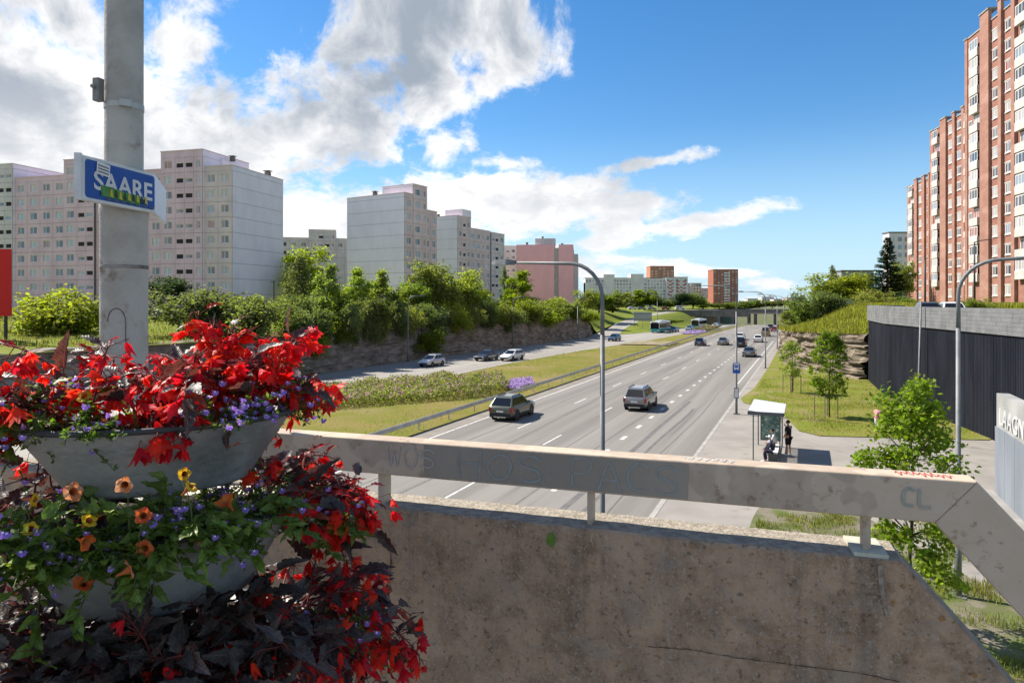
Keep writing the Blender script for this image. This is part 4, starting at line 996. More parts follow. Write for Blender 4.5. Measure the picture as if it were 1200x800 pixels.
def seated(label, loc, rz, shirt, lower, hair, cap=None, lean=.05, group='people around the bus shelter'):
    """origin on the ground below the front of the seat; seat surface at .47"""
    t = thing('person', label, 'person', loc, rz, group)
    eL, eR = (.08, .25, .78), (.08, -.25, .78); wL, wR = (.3, .16, .66), (.3, -.16, .66)
    J = [((-.12, 0, .58), (.14, .11)), ((-.12+lean, 0, .82), (.135, .1)), ((-.12+lean*1.6, 0, 1.03), (.15, .1)), ((-.1+lean*2, 0, 1.11), .055), ((-.08+lean*2.2, 0, 1.2), .05),
         ((-.12+lean*1.6, .19, 1.02), .058), (eL, .043), (wL, .03), ((-.12+lean*1.6, -.19, 1.02), .058), (eR, .043), (wR, .03),
         ((0, .1, .57), .085), ((.32, .13, .52), .06), ((.26, .14, .12), .038), ((.4, .15, .05), .035),
         ((0, -.1, .57), .085), ((.32, -.13, .52), .06), ((.2, -.14, .12), .038), ((.34, -.15, .05), .035)]
    E = [(0, 1), (1, 2), (2, 3), (3, 4), (2, 5), (5, 6), (6, 7), (2, 8), (8, 9), (9, 10), (0, 11), (11, 12), (12, 13), (13, 14), (0, 15), (15, 16), (16, 17), (17, 18)]
    skin_fig('body', J, E, skin_m, t)
    S = [(J[0][0], (.165, .13)), (J[1][0], (.16, .12)), (J[2][0], (.17, .115)), (J[3][0], .07), (J[5][0], .078), (eL, .062), (wL, .045), (J[8][0], .078), (eR, .062), (wR, .045)]
    skin_fig('jacket', S, [(0, 1), (1, 2), (2, 3), (2, 4), (4, 5), (5, 6), (2, 7), (7, 8), (8, 9)], shirt, t)
    T = [((-.12, 0, .6), (.16, .12)), (J[11][0], .105), (J[12][0], .08), (J[13][0], .06), (J[15][0], .105), (J[16][0], .08), (J[17][0], .06)]
    skin_fig('trousers', T, [(0, 1), (1, 2), (2, 3), (0, 4), (4, 5), (5, 6)], lower, t)
    s_ = MB()
    for x, y in ((.33, .145), (.27, -.145)): s_.tube([(x-.1, y, .04), (x, y, .055), (x+.1, y, .045), (x+.16, y, .03)], [.04, .05, .045, .03], 8)
    s_.build('shoe', white_cl, t, True)
    fingers(t, wL, (.8, -.2, -.3), -1); fingers(t, wR, (.8, .2, -.3), 1)
    head(t, Vector((-.06+lean*2.4, 0, 1.27)), (1, 0, -.1), hair, cap)
    return t
standing('standing person in black t-shirt and black shorts, hand on hip, beside the shelter', tuple(P(UV(14.65, 36.2)[0], UV(14.65, 36.2)[1], .12)), math.pi-.9, black_cl, black_cl, hair_d, H=1.86)
seated('seated person in dark jacket and white cap at the near end of the shelter bench', tuple(P(37.1, -1.66, .12)), math.pi-TH, navy_cl, navy_cl, hair_d, white_cl)
seated('seated person in pale grey shirt farther inside the shelter', tuple(P(38.9, -1.62, .12)), math.pi-TH, grey_cl, navy_cl, hair_d)
standing('person in a pink top walking on the path behind the young maple', tuple(at(1028, 42.8, .12)), .3, pink_cl, white_cl, hair_g, False, 'down', 1.62)
# ================================================================ trees and shrubs
bark = M('bark', (.10, .08, .06), .95, (.06, .05, .04), 4, bump=.6, bs=14)
def leaf_mat(n, c, t=(1.5, 1.7, .6), isl=.35, c2=None, tw=.5): return M(n, c, .6, c2, .5, 3, .35, .65, trans=t, island=isl, spec=.25, tw=min(.62, tw+.08))
leaf_a = leaf_mat('foliage_bright', (.19, .225, .022), c2=(.25, .275, .03)); leaf_b = leaf_mat('foliage_mid', (.115, .15, .02), c2=(.16, .19, .028)); leaf_c = leaf_mat('foliage_greygreen', (.12, .145, .05), c2=(.16, .185, .07))
leaf_d = leaf_mat('foliage_dark', (.03, .058, .024), c2=(.045, .075, .03)); leaf_m_ = leaf_mat('maple_leaf', (.15, .21, .022), c2=(.205, .26, .03), tw=.5); needle = leaf_mat('spruce_needles', (.02, .045, .025), (1.2, 1.5, .8), c2=(.03, .06, .03)); needle_b = leaf_mat('pine_needles', (.03, .035, .03), (1, 1, 1))
def leafcloud(mb, rr, centers, n, size, sig, up=.3, shape=None):
    """leaf-sized faces gathered in clumps; every leaf a bent pair of triangles or a lobed blade"""
    for _ in range(n):
        c, s = rr.choice(centers)
        p = Vector((c[0]+rr.gauss(0, sig*s), c[1]+rr.gauss(0, sig*s), c[2]+rr.gauss(0, sig*s*.8)))
        d = Vector((rr.gauss(0, 1), rr.gauss(0, 1), rr.gauss(0, .7))); d.normalize()
        nrm = Vector((rr.gauss(0, 1), rr.gauss(0, 1), rr.gauss(0, .8)+up*2)); nrm.normalize()
        s_ = d.cross(nrm)
        if s_.length < .05: continue
        s_.normalize(); L = size*rr.uniform(.65, 1.3); w = L*.36
        if shape is None:
            mb.add([p, p+d*L*.5+s_*w-nrm*L*.08, p+d*L, p+d*L*.5-s_*w-nrm*L*.08], [(0, 1, 2), (0, 2, 3)])
        else:
            o = len(mb.v)
            for (a, b) in shape: mb.v.append(tuple(p+d*(a*L)+s_*(b*L)-nrm*(abs(b)*L*.25+a*a*L*.15)))
            k = len(shape)
            for i in range(1, k-1): mb.f.append((o, o+i, o+i+1)); mb.mi.append(0)
def crown_points(rr, lobes, n):
    """clump centres on the outside of overlapping lobes (cx,cy,cz,rx,ry,rz)"""
    out = []
    while len(out) < n:
        cx, cy, cz, rx, ry, rz = rr.choice(lobes)
        v = Vector((rr.gauss(0, 1), rr.gauss(0, 1), rr.gauss(0, 1))).normalized()
        k = rr.uniform(.62, 1.06)
        out.append(((cx+v.x*rx*k, cy+v.y*ry*k, cz+v.z*rz*k), rr.uniform(.6, 1.3)))
    return out
def tree_parts(seed, h, w, trunk_h, leafm, nl, size, kind='round', clumps=70, tr=.16):
    rr = random.Random(seed); lobes = []; ch = h-trunk_h
    if kind == 'round':
        for k in range(7): a = rr.uniform(0, 6.28); r = w*.24*rr.random(); lobes.append((r*math.cos(a), r*math.sin(a), trunk_h+ch*rr.uniform(.25, .75), w*rr.uniform(.24, .34), w*rr.uniform(.24, .34), ch*rr.uniform(.2, .3)))
        lobes.append((0, 0, trunk_h+ch*.52, w*.38, w*.38, ch*.44))
    elif kind == 'tall':
        for k in range(9):
            t = k/8; r = w*.5*math.sin(math.pi*min(1, .18+t*.8))**.8; lobes.append((rr.gauss(0, w*.07), rr.gauss(0, w*.07), trunk_h+ch*(.08+.86*t), r*rr.uniform(.7, 1), r*rr.uniform(.7, 1), ch*.13))
    elif kind == 'bush':
        for k in range(9): a = rr.uniform(0, 6.28); r = w*.33*rr.random(); lobes.append((r*math.cos(a), r*math.sin(a), h*rr.uniform(.2, .62), w*rr.uniform(.16, .28), w*rr.uniform(.16, .28), h*rr.uniform(.22, .36)))
    cs = crown_points(rr, lobes, clumps)
    cr = MB(); leafcloud(cr, rr, cs, nl, size, w*.055+size*.3)
    tk = MB(); pts = [(0, 0, -.4)]; 
    for i in range(1, 6): t = i/5; pts.append((rr.gauss(0, .03*h*t*.5), rr.gauss(0, .03*h*t*.5), h*.86*t))
    tk.tube(pts, [tr*1.3]+[tr*(1-.86*i/5) for i in range(1, 6)], 7)
    for c, s in rr.sample(cs, min(16, len(cs))):
        z = max(trunk_h*.7, min(c[2]-.3, h*.7)*.8); i = min(4, int(z/(h*.86)*5)); f = z/(h*.86)*5-i
        b = Vector(pts[i]).lerp(Vector(pts[i+1]), f); e = Vector(c); m_ = b.lerp(e, .5)+Vector((0, 0, -.06*h))
        tk.tube([b, m_, e], [tr*.38, tr*.22, tr*.06], 5)
    return cr.mesh('crown', leafm), tk.mesh('trunk', bark, True)
def proto(name, seed, h, w, th, lm, nl, size, kind, clumps=70, tr=.16):
    return name, tree_parts(seed, h, w, th, lm, nl, size, kind, clumps, tr), h, w
PR = {
 'ra': proto('broadleaf_tree', 1, 8, 6.5, 1.6, leaf_a, 8500, .3, 'round', 90), 'rb': proto('broadleaf_tree', 2, 8, 6, 1.4, leaf_b, 8000, .3, 'round', 80),
 'ta': proto('slender_tree', 3, 8, 3.6, .7, leaf_a, 6500, .27, 'tall', 75, .12), 'tb': proto('slender_tree', 4, 8, 3.8, .8, leaf_a, 6500, .28, 'tall', 65, .12),
 'ba': proto('bush', 5, 4.5, 6.5, 0, leaf_a, 7000, .26, 'bush', 80, .08), 'bb': proto('bush', 6, 4, 6, 0, leaf_c, 8000, .24, 'bush', 90, .08), 'bc': proto('bush', 7, 3.5, 4.5, 0, leaf_b, 5000, .24, 'bush', 60, .08),
 'dk': proto('broadleaf_tree', 8, 9, 6, 1.5, leaf_d, 6000, .3, 'round', 70), 'gy': proto('slender_tree', 9, 8, 4.4, .5, leaf_c, 5500, .26, 'tall', 80, .12),
 'far': proto('broadleaf_tree', 12, 9, 7, 1.2, leaf_b, 2600, .55, 'round', 60), 'fart': proto('slender_tree', 13, 9, 4, 1., leaf_a, 2000, .5, 'tall', 50),
}
def tree(kind, label, loc, h, w, group, cat='tree', rz=None):
    nm, (cm, tm), ph, pw_ = PR[kind]
    t = thing(nm, label, cat, loc, R.uniform(0, 6.28) if rz is None else rz, group, (w/pw_, w/pw_, h/ph))
    put('crown', cm, t); put('trunk' if nm != 'bush' else 'stem', tm, t); return t
ROW = 'trees and bushes on top of the left rock face'
def row_tree(kind, px, ytop, wpx, label, back=5., cat='tree', Y=None, base=None, grp=ROW, drop=0.):
    """stands just behind the rock edge at that bearing; top and width as read from the photo"""
    if Y is None:
        for k in range(2000):
            Y = 60+k*.1; u, v = UV(*at(px, Y)[:2])
            if v < slope_edge(u)-back: break
    z = 4.6+.03*back-drop if base is None else base
    tree(kind, label, at(px, Y, z), (Zat(ytop, Y)-z)*1.04, wpx/800*Y*1.45, grp, cat)
row_tree('ra', 355, 288, 46, 'tall round green tree left of the centre-left white gable, behind the row', 45)
row_tree('gy', 347, 308, 30, 'greyish feathery tree in front of the tall round tree', 22)
row_tree('bb', 345, 345, 44, 'grey green shrub below the feathery tree', 4, 'bush'); row_tree('ba', 367, 376, 24, 'bright lit shrub hanging over the rock edge near the red flowers', .6, 'bush', drop=2.6)
row_tree('ta', 384, 318, 26, 'slender light green tree, first of the row right of the red flowers', 4)
row_tree('bc', 400, 345, 30, 'bush between the first two slender trees of the row', 2, 'bush')
row_tree('ta', 421, 322, 25, 'slender tree before the left edge of the white gable', 4); row_tree('tb', 445, 324, 26, 'slender tree before the middle of the white gable', 4)
row_tree('bc', 462, 340, 26, 'bush before the right part of the white gable', 2, 'bush'); row_tree('rb', 432, 350, 44, 'low dark round tree under the two slender ones before the gable', 2)
row_tree('ra', 511, 305, 48, 'tallest full green tree at the middle of the row', 5); row_tree('rb', 486, 330, 30, 'smaller green tree on the left shoulder of the tallest one', 5); row_tree('ra', 545, 315, 36, 'full green tree right of the tallest one', 5)
row_tree('bc', 503, 383, 32, 'dark bush growing against the rock face under the tallest tree', -.5, 'bush', drop=3.4)
row_tree('ba', 570, 346, 34, 'low yellow green bush right of the full trees', 2, 'bush'); row_tree('bc', 590, 350, 28, 'second low bush from the full trees, before the pink block', 2, 'bush')
row_tree('ta', 609, 323, 26, 'single taller tree before the left edge of the pink block', 12); row_tree('gy', 591, 318, 10, 'thin brownish conifer-like tree left of the pink block', 16)
for i, (px, yt, w, k) in enumerate(((612, 349, 30, 'ba'), (632, 352, 30, 'bc'), (651, 350, 28, 'ba'), (668, 353, 28, 'bc'))):
    row_tree(k, px, yt, w, ('first', 'second', 'third', 'fourth')[i]+' bush counted from the left under the pink block', 2, 'bush')
for i, (px, yt, w, k) in enumerate(((688, 339, 26, 'ra'), (702, 343, 28, 'rb'), (718, 347, 24, 'tb'))):
    row_tree(k, px, yt, w, ('bright', 'mid green', 'slim')[i]+' tree at the right end of the row above the slip road', 5)
row_tree('ba', 682, 362, 30, 'bush hanging over the end of the rock face by the slip road', .8, 'bush', drop=1.2)
# fringe of bushes that hides the rock edge
ordn = ('first', 'second', 'third', 'fourth', 'fifth', 'sixth', 'seventh', 'eighth', 'ninth', 'tenth', 'eleventh', 'twelfth', 'thirteenth', 'fourteenth', 'fifteenth', 'sixteenth', 'seventeenth', 'eighteenth', 'nineteenth', 'twentieth')
fr = random.Random(4)
for i in range(20):
    px = 338+i*17.6+fr.uniform(-4, 4); kd = ('bc', 'ba', 'bb', 'ba')[fr.randrange(4)]
    row_tree(kd, px, fr.uniform(352, 364), fr.uniform(20, 30), ordn[i]+' fringe bush along the edge of the left rock face, counted from the left', .9, 'bush', drop=fr.uniform(.3, 1.6), grp='fringe bushes along the rock edge')
for i, (px, yt, w_) in enumerate(((470, 335, 34), (525, 330, 40), (560, 335, 34), (400, 335, 30), (640, 348, 36))):
    row_tree('rb' if i % 2 else 'ra', px, yt, w_, ('round tree filling the gap right of the white gable trees', 'round tree between the two full trees', 'round tree just right of the full trees', 'round tree between the first two slender trees', 'round tree below the middle of the pink block')[i], 7)
# left lawn
row_tree('ba', 69, 336, 92, 'large round sunlit bush on the lawn left of the grey pole', Y=68, base=4.9, grp='bushes on the left lawn', cat='bush')
row_tree('bb', 240, 338, 88, 'wide grey green bush right of the grey pole', Y=72, base=4.9, grp='bushes on the left lawn', cat='bush'); row_tree('bb', 300, 346, 70, 'second grey green bush, reaching the rock edge behind the red flowers', Y=70, base=4.6, grp='bushes on the left lawn', cat='bush')
row_tree('dk', 197, 321, 44, 'dark pine-like tree right of the grey pole, against the block', Y=104, base=5.8, grp='trees on the left lawn')
# far trees along the upper street
for i, (px, yt, w, k) in enumerate(((724, 341, 16, 'far'), (736, 344, 14, 'fart'), (749, 341, 14, 'fart'), (762, 340, 24, 'far'), (775, 349, 14, 'far'), (797, 342, 22, 'dk'), (786, 351, 16, 'far'), (812, 343, 20, 'far'), (824, 351, 14, 'fart'), (843, 355, 22, 'far'), (857, 355, 20, 'fart'), (873, 352, 16, 'far'))):
    row_tree(k, px, yt, w, ('first', 'second', 'third', 'fourth', 'fifth', 'dark sixth', 'low seventh', 'eighth', 'ninth', 'tenth', 'eleventh', 'twelfth')[i]+' tree of the distant row above the overpass street, counted from the left', Y=340+i*3, base=4.4, grp='distant trees above the overpass street')
row_tree('rb', 787, 374, 24, 'round dark green bush on the slip road island', Y=222, base=1., grp='bushes on the island', cat='bush')
for i, px in enumerate((890, 905, 920, 936)): row_tree('far', px, 351+i % 2, 16, ('first', 'second', 'third', 'fourth')[i]+' distant tree on the horizon right of the red tower', Y=560, base=3., grp='trees on the horizon')
# right outcrop
GR = 'greenery on the right outcrop'
row_tree('ra', 978, 320, 52, 'round bright green tree on the right outcrop', Y=112, base=7.2, grp=GR); row_tree('rb', 1003, 322, 40, 'round mid green tree nearest the spruce', Y=118, base=7.3, grp=GR); row_tree('gy', 977, 316, 12, 'thin tree top poking out above the round trees', Y=130, base=7.4, grp=GR)
row_tree('bb', 963, 341, 44, 'grey green bush at the left foot of the round trees', Y=98, base=5.9, grp=GR, cat='bush'); row_tree('bc', 945, 349, 34, 'dark green bush at the left end of the outcrop', Y=104, base=5.4, grp=GR, cat='bush')
row_tree('ba', 1020, 338, 34, 'yellow green bush before the spruce trunk', Y=96, base=7.3, grp=GR, cat='bush'); row_tree('ra', 1056, 306, 22, 'green tree behind the spruce, touching the brick tower', Y=140, base=7.4, grp=GR)
row_tree('bc', 926, 358, 26, 'low bush over the road end of the outcrop', Y=112, base=4.6, grp=GR, cat='bush')
row_tree('bc', 1060, 347, 26, 'low shrub above the black wall at the foot of the brick tower', Y=88, base=7.4, grp=GR, cat='bush')
row_tree('ba', 1145, 348, 26, 'small shrub showing over the black wall under the dark lamp', Y=52, base=7.45, grp=GR, cat='bush')
# spruce: whorls of drooping boughs covered with needles
def spruce():
    rr = random.Random(5); h = 11.; cr = MB(); tk = MB()
    tk.tube([(0, 0, -.4), (0, 0, h*.5), (0, 0, h)], [.2, .12, .02], 7)
    z = .5
    while z < h-.2:
        L = (h-z)/h*3.0+.12
        for k in range(9):
            a = rr.uniform(0, 6.28); l = L*rr.uniform(.7, 1.12); d = Vector((math.cos(a), math.sin(a), 0)); b = Vector((0, 0, z))
            tk.tube([b, b+d*l*.6+Vector((0, 0, -.1*l)), b+d*l+Vector((0, 0, -.12*l))], [.03, .02, .008], 4, cap=False)
            n = int(14+l*40)
            for i in range(n):
                t = rr.random()**.7; p = b+d*l*t+Vector((0, 0, -.18*l*t*(1-t)*2.+rr.gauss(0, .05)))
                sd_ = d.cross(Vector((0, 0, 1)))*rr.choice((-1, 1))
                dd = (d*.7+sd_*rr.uniform(.3, 1.)+Vector((0, 0, rr.uniform(-.7, .1)))).normalized(); s_ = dd.cross(Vector((rr.gauss(0, .3), rr.gauss(0, .3), 1))).normalized(); q = rr.uniform(.18, .36)*(1.1 if t > .2 else .8)
                cr.add([p, p+dd*q*.5+s_*q*.2, p+dd*q, p+dd*q*.5-s_*q*.2], [(0, 1, 2), (0, 2, 3)])
        z += .27
    return cr.mesh('crown', needle), tk.mesh('trunk', bark, True)
cm, tm = spruce()
s = thing('spruce_tree', 'tall dark conical spruce beside the brick tower', 'spruce', at(1040, 100, 7.3), .4, None, (1.15, 1.15, (Zat(277, 100)-7.3)/11)); put('crown', cm, s); put('trunk', tm, s)
# young staked maples near the path
maple_shape = [(0, 0), (.1, .28), (.28, .42), (.38, .22), (.62, .36), (.66, .14), (1., 0), (.66, -.14), (.62, -.36), (.38, -.22), (.28, -.42), (.1, -.28)]
def maple(seed, h, w, th, n, size, clumps):
    rr = random.Random(seed); cr = MB(); tk = MB(); pts = [(0, 0, -.2)]+[(rr.gauss(0, .04), rr.gauss(0, .04), h*.93*i/6) for i in range(1, 7)]
    tk.tube(pts, [.055, .05, .045, .038, .03, .02, .008], 8); cs = []
    for k in range(clumps):
        t = rr.random()**.8; z = th+(h-th)*t; r = w*.5*math.sin(math.pi*(.16+.78*t))**.75*rr.uniform(.35, 1.05); a = rr.uniform(0, 6.28)
        e = Vector((r*math.cos(a), r*math.sin(a), z+rr.uniform(-.1, .15))); i = min(5, int(max(0, z-.5*r)/(h*.93)*6)); b = Vector(pts[min(6, i+1)]).lerp(Vector(pts[i]), .5)
        tk.tube([b, b.lerp(e, .55)+Vector((0, 0, -.04)), e], [.013, .009, .003], 4, cap=False); cs.append((tuple(e), rr.uniform(.7, 1.2)))
    leafcloud(cr, rr, cs, n, size, .15, .5, maple_shape)
    return cr.mesh('crown', leaf_m_), tk.mesh('trunk', bark, True)
cm, tm = maple(3, 6.1, 2.45, .7, 6500, .125, 120)
t = thing('young_maple', 'leafy young maple rising behind the rail at right', 'tree', at(1069, 17., .12), .6, 'young maples by the path'); put('crown', cm, t); put('trunk', tm, t)
cm, tm = maple(4, 5.8, 2.6, 1.2, 5200, .15, 110)
def guard(px, Y, lab):
    g_ = thing('tree_stakes', lab, 'tree stakes', at(px, Y, .16), .3, 'wooden stakes round the young trees'); wood = M('stake_wood', (.2, .16, .11), .9)
    for (x, y) in ((-.55, -.5), (.55, -.5), (.55, .5), (-.55, .5)): MB().tube([(x, y, -.1), (x, y, 1.6)], .035, 6).build('stake', wood, g_)
    for (a, b) in (((-.55, -.5), (.55, -.5)), ((.55, -.5), (.55, .5)), ((.55, .5), (-.55, .5)), ((-.55, .5), (-.55, -.5))): MB().tube([(*a, 1.5), (*b, 1.5)], .025, 5).build('crosspiece', wood, g_)
t = thing('young_maple', 'bushy young tree with stakes on the lawn before the outcrop', 'tree', at(972, 48, .16), 1., 'young maples by the path'); put('crown', cm, t); put('trunk', tm, t)
cm2, tm2 = maple(6, 4.5, 2.3, 1.4, 2200, .14, 75)
t = thing('young_maple', 'smaller sparse staked tree farther left on the lawn', 'tree', at(928, 61, .16), 2., 'young maples by the path'); put('crown', cm2, t); put('trunk', tm2, t)
guard(928, 61, 'wooden stakes round the smaller lawn tree'); guard(968, 47.8, 'wooden stakes round the bushier lawn tree')
# ---------------------------------------------------------------- flowering bed on the median and the lavender strip
def bed(name, label, pts, h, n, size, mats, mix, seed):
    """low planting inside a world polygon: leaf and blossom faces on a lumpy surface"""
    rr = random.Random(seed); mb = MB(); xs = [p[0] for p in pts]; ys = [p[1] for p in pts]
    def inside(x, y):
        c = False; k = len(pts); j = k-1
        for i in range(k):
            (x1, y1), (x2, y2) = pts[i], pts[j]
            if (y1 > y) != (y2 > y) and x < (x2-x1)*(y-y1)/(y2-y1)+x1: c = not c
            j = i
        return c
    m = 0
    while m < n:
        x, y = rr.uniform(min(xs), max(xs)), rr.uniform(min(ys), max(ys))
        if not inside(x, y): continue
        m += 1; top = h*(.72+.45*nz(x*.5, y*.5, 2)+.25*nz(x*1.6, y*1.6, 5)); z = .1+top*rr.random()**.45
        d = Vector((rr.gauss(0, 1), rr.gauss(0, 1), rr.gauss(.3, .7))).normalized(); s_ = d.cross(Vector((rr.gauss(0, 1), rr.gauss(0, 1), rr.gauss(0, 1)))).normalized(); L = size*rr.uniform(.6, 1.3); p = Vector((x, y, z))
        blossom = z > top*.72 and rr.random() < mix*(.6+1.2*max(0, nz(x*.9, y*.9, 7)+.4))
        mb.add([p, p+d*L*.5+s_*L*.3, p+d*L, p+d*L*.5-s_*L*.3], [(0, 1, 2, 3)], 1 if blossom else 0)
    o = mb.build(name, mats); o['kind'] = 'stuff'; return tag(o, label, 'flower bed')
blush = leaf_mat('pink_blossom', (.38, .22, .25), (1.2, 1., 1.), .25); purple = leaf_mat('lavender_blossom', (.37, .30, .47), (1.2, 1., 1.3), .25); leaf_bed = leaf_mat('bed_leaves', (.15, .18, .035), isl=.4)
bp = [gp(372, 481, .1), gp(355, 470, .1), gp(363, 458, .1), gp(440, 453, .1), gp(515, 447, .1), gp(588, 446, .1), gp(597, 458, .1), gp(560, 466, .1), gp(480, 473, .1)]
bp = [bp[-0]]+[gp(330, 478, .1), gp(335, 466, .1)]+bp[3:]
bed('shrub_bed', 'long low bed of pink flowering shrubs on the median', bp, 1.25, 36000, .19, [leaf_bed, blush], .22, 3)
bed('lavender_bed', 'strip of purple lavender at the end of the pink shrub bed', [gp(588, 457, .1), gp(596, 449, .1), gp(622, 447, .1), gp(626, 452, .1), gp(606, 459, .1)], .6, 3500, .16, [leaf_bed, purple], 1.6, 4)
bed('lavender_bed', 'far purple lavender patch beside the second shrub bed', [tuple(P(u, v)[:2]) for u, v in ((172, -28.6), (186, -28.4), (186, -24.5), (172, -25))], .6, 2500, .3, [leaf_bed, purple], 1.6, 5)
bed('shrub_bed', 'far bed of pink shrubs on the median near the overpass', [tuple(P(u, v)[:2]) for u, v in ((188, -28.2), (214, -27), (214, -24), (188, -24.5))], 1.2, 4000, .35, [leaf_bed, blush], .4, 6)
# rough grass: uncountable blades
def blades(name, label, n, region, hmin, hmax, mat, seed, zf, dens=None):
    rr = random.Random(seed); mb = MB(); m = 0; tries = 0
    while m < n and tries < n*12:
        tries += 1
        x, y = region(rr)
        if dens and rr.random() > dens(x, y): continue
        m += 1; h = rr.uniform(hmin, hmax); a = rr.uniform(0, 6.28); d = Vector((math.cos(a), math.sin(a), 0)); s_ = Vector((-d.y, d.x, 0))*h*.07; z = zf(x, y); p = Vector((x, y, z)); l = d*h*rr.uniform(.1, .5)
        mb.add([p-s_, p+s_, p+l*.4+Vector((0, 0, h*.6))+s_*.7, p+l*.4+Vector((0, 0, h*.6))-s_*.7, p+l+Vector((0, 0, h))], [(0, 1, 2, 3), (3, 2, 4)])
    o = mb.build(name, mat); o['kind'] = 'stuff'; return tag(o, label, 'grass')
gb = leaf_mat('grass_blade', (.16, .2, .025), (1.5, 1.6, .5), .35, c2=(.22, .21, .045))
def reg_verge(rr): u, v = rr.uniform(7, 29.6), rr.uniform(-1.7, 5.3); q = P(u, v); return q.x, q.y
blades('weeds', 'tufts of weeds and grass on the gravel verge below the stairs', 34000, reg_verge, .04, .2, gb, 8, lambda x, y: .15, lambda x, y: max(0, min(1, .25+1.9*nz(x*.7, y*.7, 1))))
def reg_out(rr): u = rr.uniform(80.5, 112); d = rr.uniform(-.9, 24); q = P(u, vRE(u)+d); return q.x, q.y
def z_out(x, y):
    u, v = UV(x, y); d = v-vRE(u)-.12; return zR(u)+((7.6)-zR(u))*sm(max(0, d)/10)-.06
blades('tall_grass', 'unmown yellow green grass covering the top of the right outcrop', 30000, reg_out, .25, .75, leaf_mat('tall_grass_blade', (.19, .21, .03), (1.4, 1.5, .5), .35), 9, z_out)
def reg_lw(rr):
    Y = rr.uniform(54, 96); px = rr.uniform(-60, 330); q = at(px, Y); return q.x, q.y
def z_lw(x, y):
    u, v = UV(x, y); d = slope_edge(u)-v; return 4.55+(5.9-4.55)*sm(d/40)
blades('meadow_blades', 'long sunlit meadow grass on the left lawn', 9000, reg_lw, .2, .5, gb, 10, z_lw, lambda x, y: 1. if UV(x, y)[1] < slope_edge(UV(x, y)[0])-.3 else 0.)

def reg_lawn(rr):
    while True:
        Y = rr.uniform(39, 74); px = rr.uniform(868, 1150); q = at(px, Y); u, v = UV(q.x, q.y)
        if v > -4.2 and v < vRE(u)-.3: 
            c = False; j = len(lawn_pts)-1
            for i in range(len(lawn_pts)):
                (x1, y1), (x2, y2) = lawn_pts[i], lawn_pts[j]
                if (y1 > q.y) != (y2 > q.y) and q.x < (x2-x1)*(q.y-y1)/(y2-y1)+x1: c = not c
                j = i
            if c: return q.x, q.y
blades('lawn_blades', 'uneven short grass blades of the lawn by the bus stop', 22000, reg_lawn, .05, .16, gb, 12, lambda x, y: .155, lambda x, y: max(.12, min(1, .5+1.2*nz(x*.35, y*.35, 6))))
def reg_med(rr): u = rr.uniform(34, 120); v = rr.uniform(vN(u)+.3, -22.6); q = P(u, v); return q.x, q.y
blades('median_blades', 'uneven grass blades of the median beside the guard rail', 22000, reg_med, .06, .22, gb, 13, lambda x, y: .08, lambda x, y: max(.1, min(1, .45+1.3*nz(x*.2, y*.2, 8))))
# ================================================================ foreground: bridge, parapet, rail, pole, planter, flowers
DECK = EYE-1.65
E = Vector((.951, -.309, 0)).normalized(); N_ = Vector((E.y, -E.x, 0))          # along the parapet; N_ points to the camera side
if N_.dot(Vector((0, -1, 0))) < 0: N_ = -N_
O = Vector((.529, 2.35, 0))
def Q(t, back, z): return O+E*t-N_*back+Vector((0, 0, z))
deckm = M('deck_asphalt', (.13, .125, .12), .9, (.17, .165, .16), 1., bump=.3, bs=60)
mb = MB()
c = [Q(-60, .2, 0), Q(1.35, .2, 0), Q(1.35, -9, 0), Q(-60, -9, 0)]
mb.add([Vector((p.x, p.y, z)) for z in (DECK-.9, DECK) for p in c], [(0, 1, 2, 3), (4, 7, 6, 5), (0, 4, 5, 1), (1, 5, 6, 2), (2, 6, 7, 3), (3, 7, 4, 0)])
me = mb.mesh('bridge_deck', deckm); recalc(me); structure(put('bridge_deck', me))
# stairs that go down to the right on the near side of the sloping parapet
stt = thing('stairs', 'concrete stairs descending to the right behind the sloping parapet', 'stairs', (0, 0, 0))
for k in range(18):
    a = 1.352+k*.28; z = DECK-(k+1)*.26
    m_ = MB(); cc = [Q(a, -.02, 0), Q(a+.28, -.02, 0), Q(a+.28, -2.2, 0), Q(a, -2.2, 0)]
    m_.add([Vector((p.x, p.y, zz)) for zz in (z-.4, z) for p in cc], [(0, 1, 2, 3), (4, 7, 6, 5), (0, 4, 5, 1), (1, 5, 6, 2), (2, 6, 7, 3), (3, 7, 4, 0)])
    mm = m_.mesh('step', concrete); recalc(mm); put('step', mm, stt)
def pier_box(a, b, z0_, z1_, bk0, bk1, name, mat, parent):
    m_ = MB(); cc = [Q(a, bk0, 0), Q(b, bk0, 0), Q(b, bk1, 0), Q(a, bk1, 0)]
    m_.add([Vector((p.x, p.y, z)) for z in (z0_, z1_) for p in cc], [(0, 1, 2, 3), (4, 7, 6, 5), (0, 4, 5, 1), (1, 5, 6, 2), (2, 6, 7, 3), (3, 7, 4, 0)])
    mm = m_.mesh(name, mat); recalc(mm); return put(name, mm, parent)
for a in (-16., -32., -48): structure(pier_box(a, a+.9, -.2, DECK-.9, -.6, -7.5, 'bridge_pier', concrete, None))
structure(pier_box(1.0, 1.34, -.2, DECK-.91, -.6, -7.5, 'bridge_abutment', concrete, None))
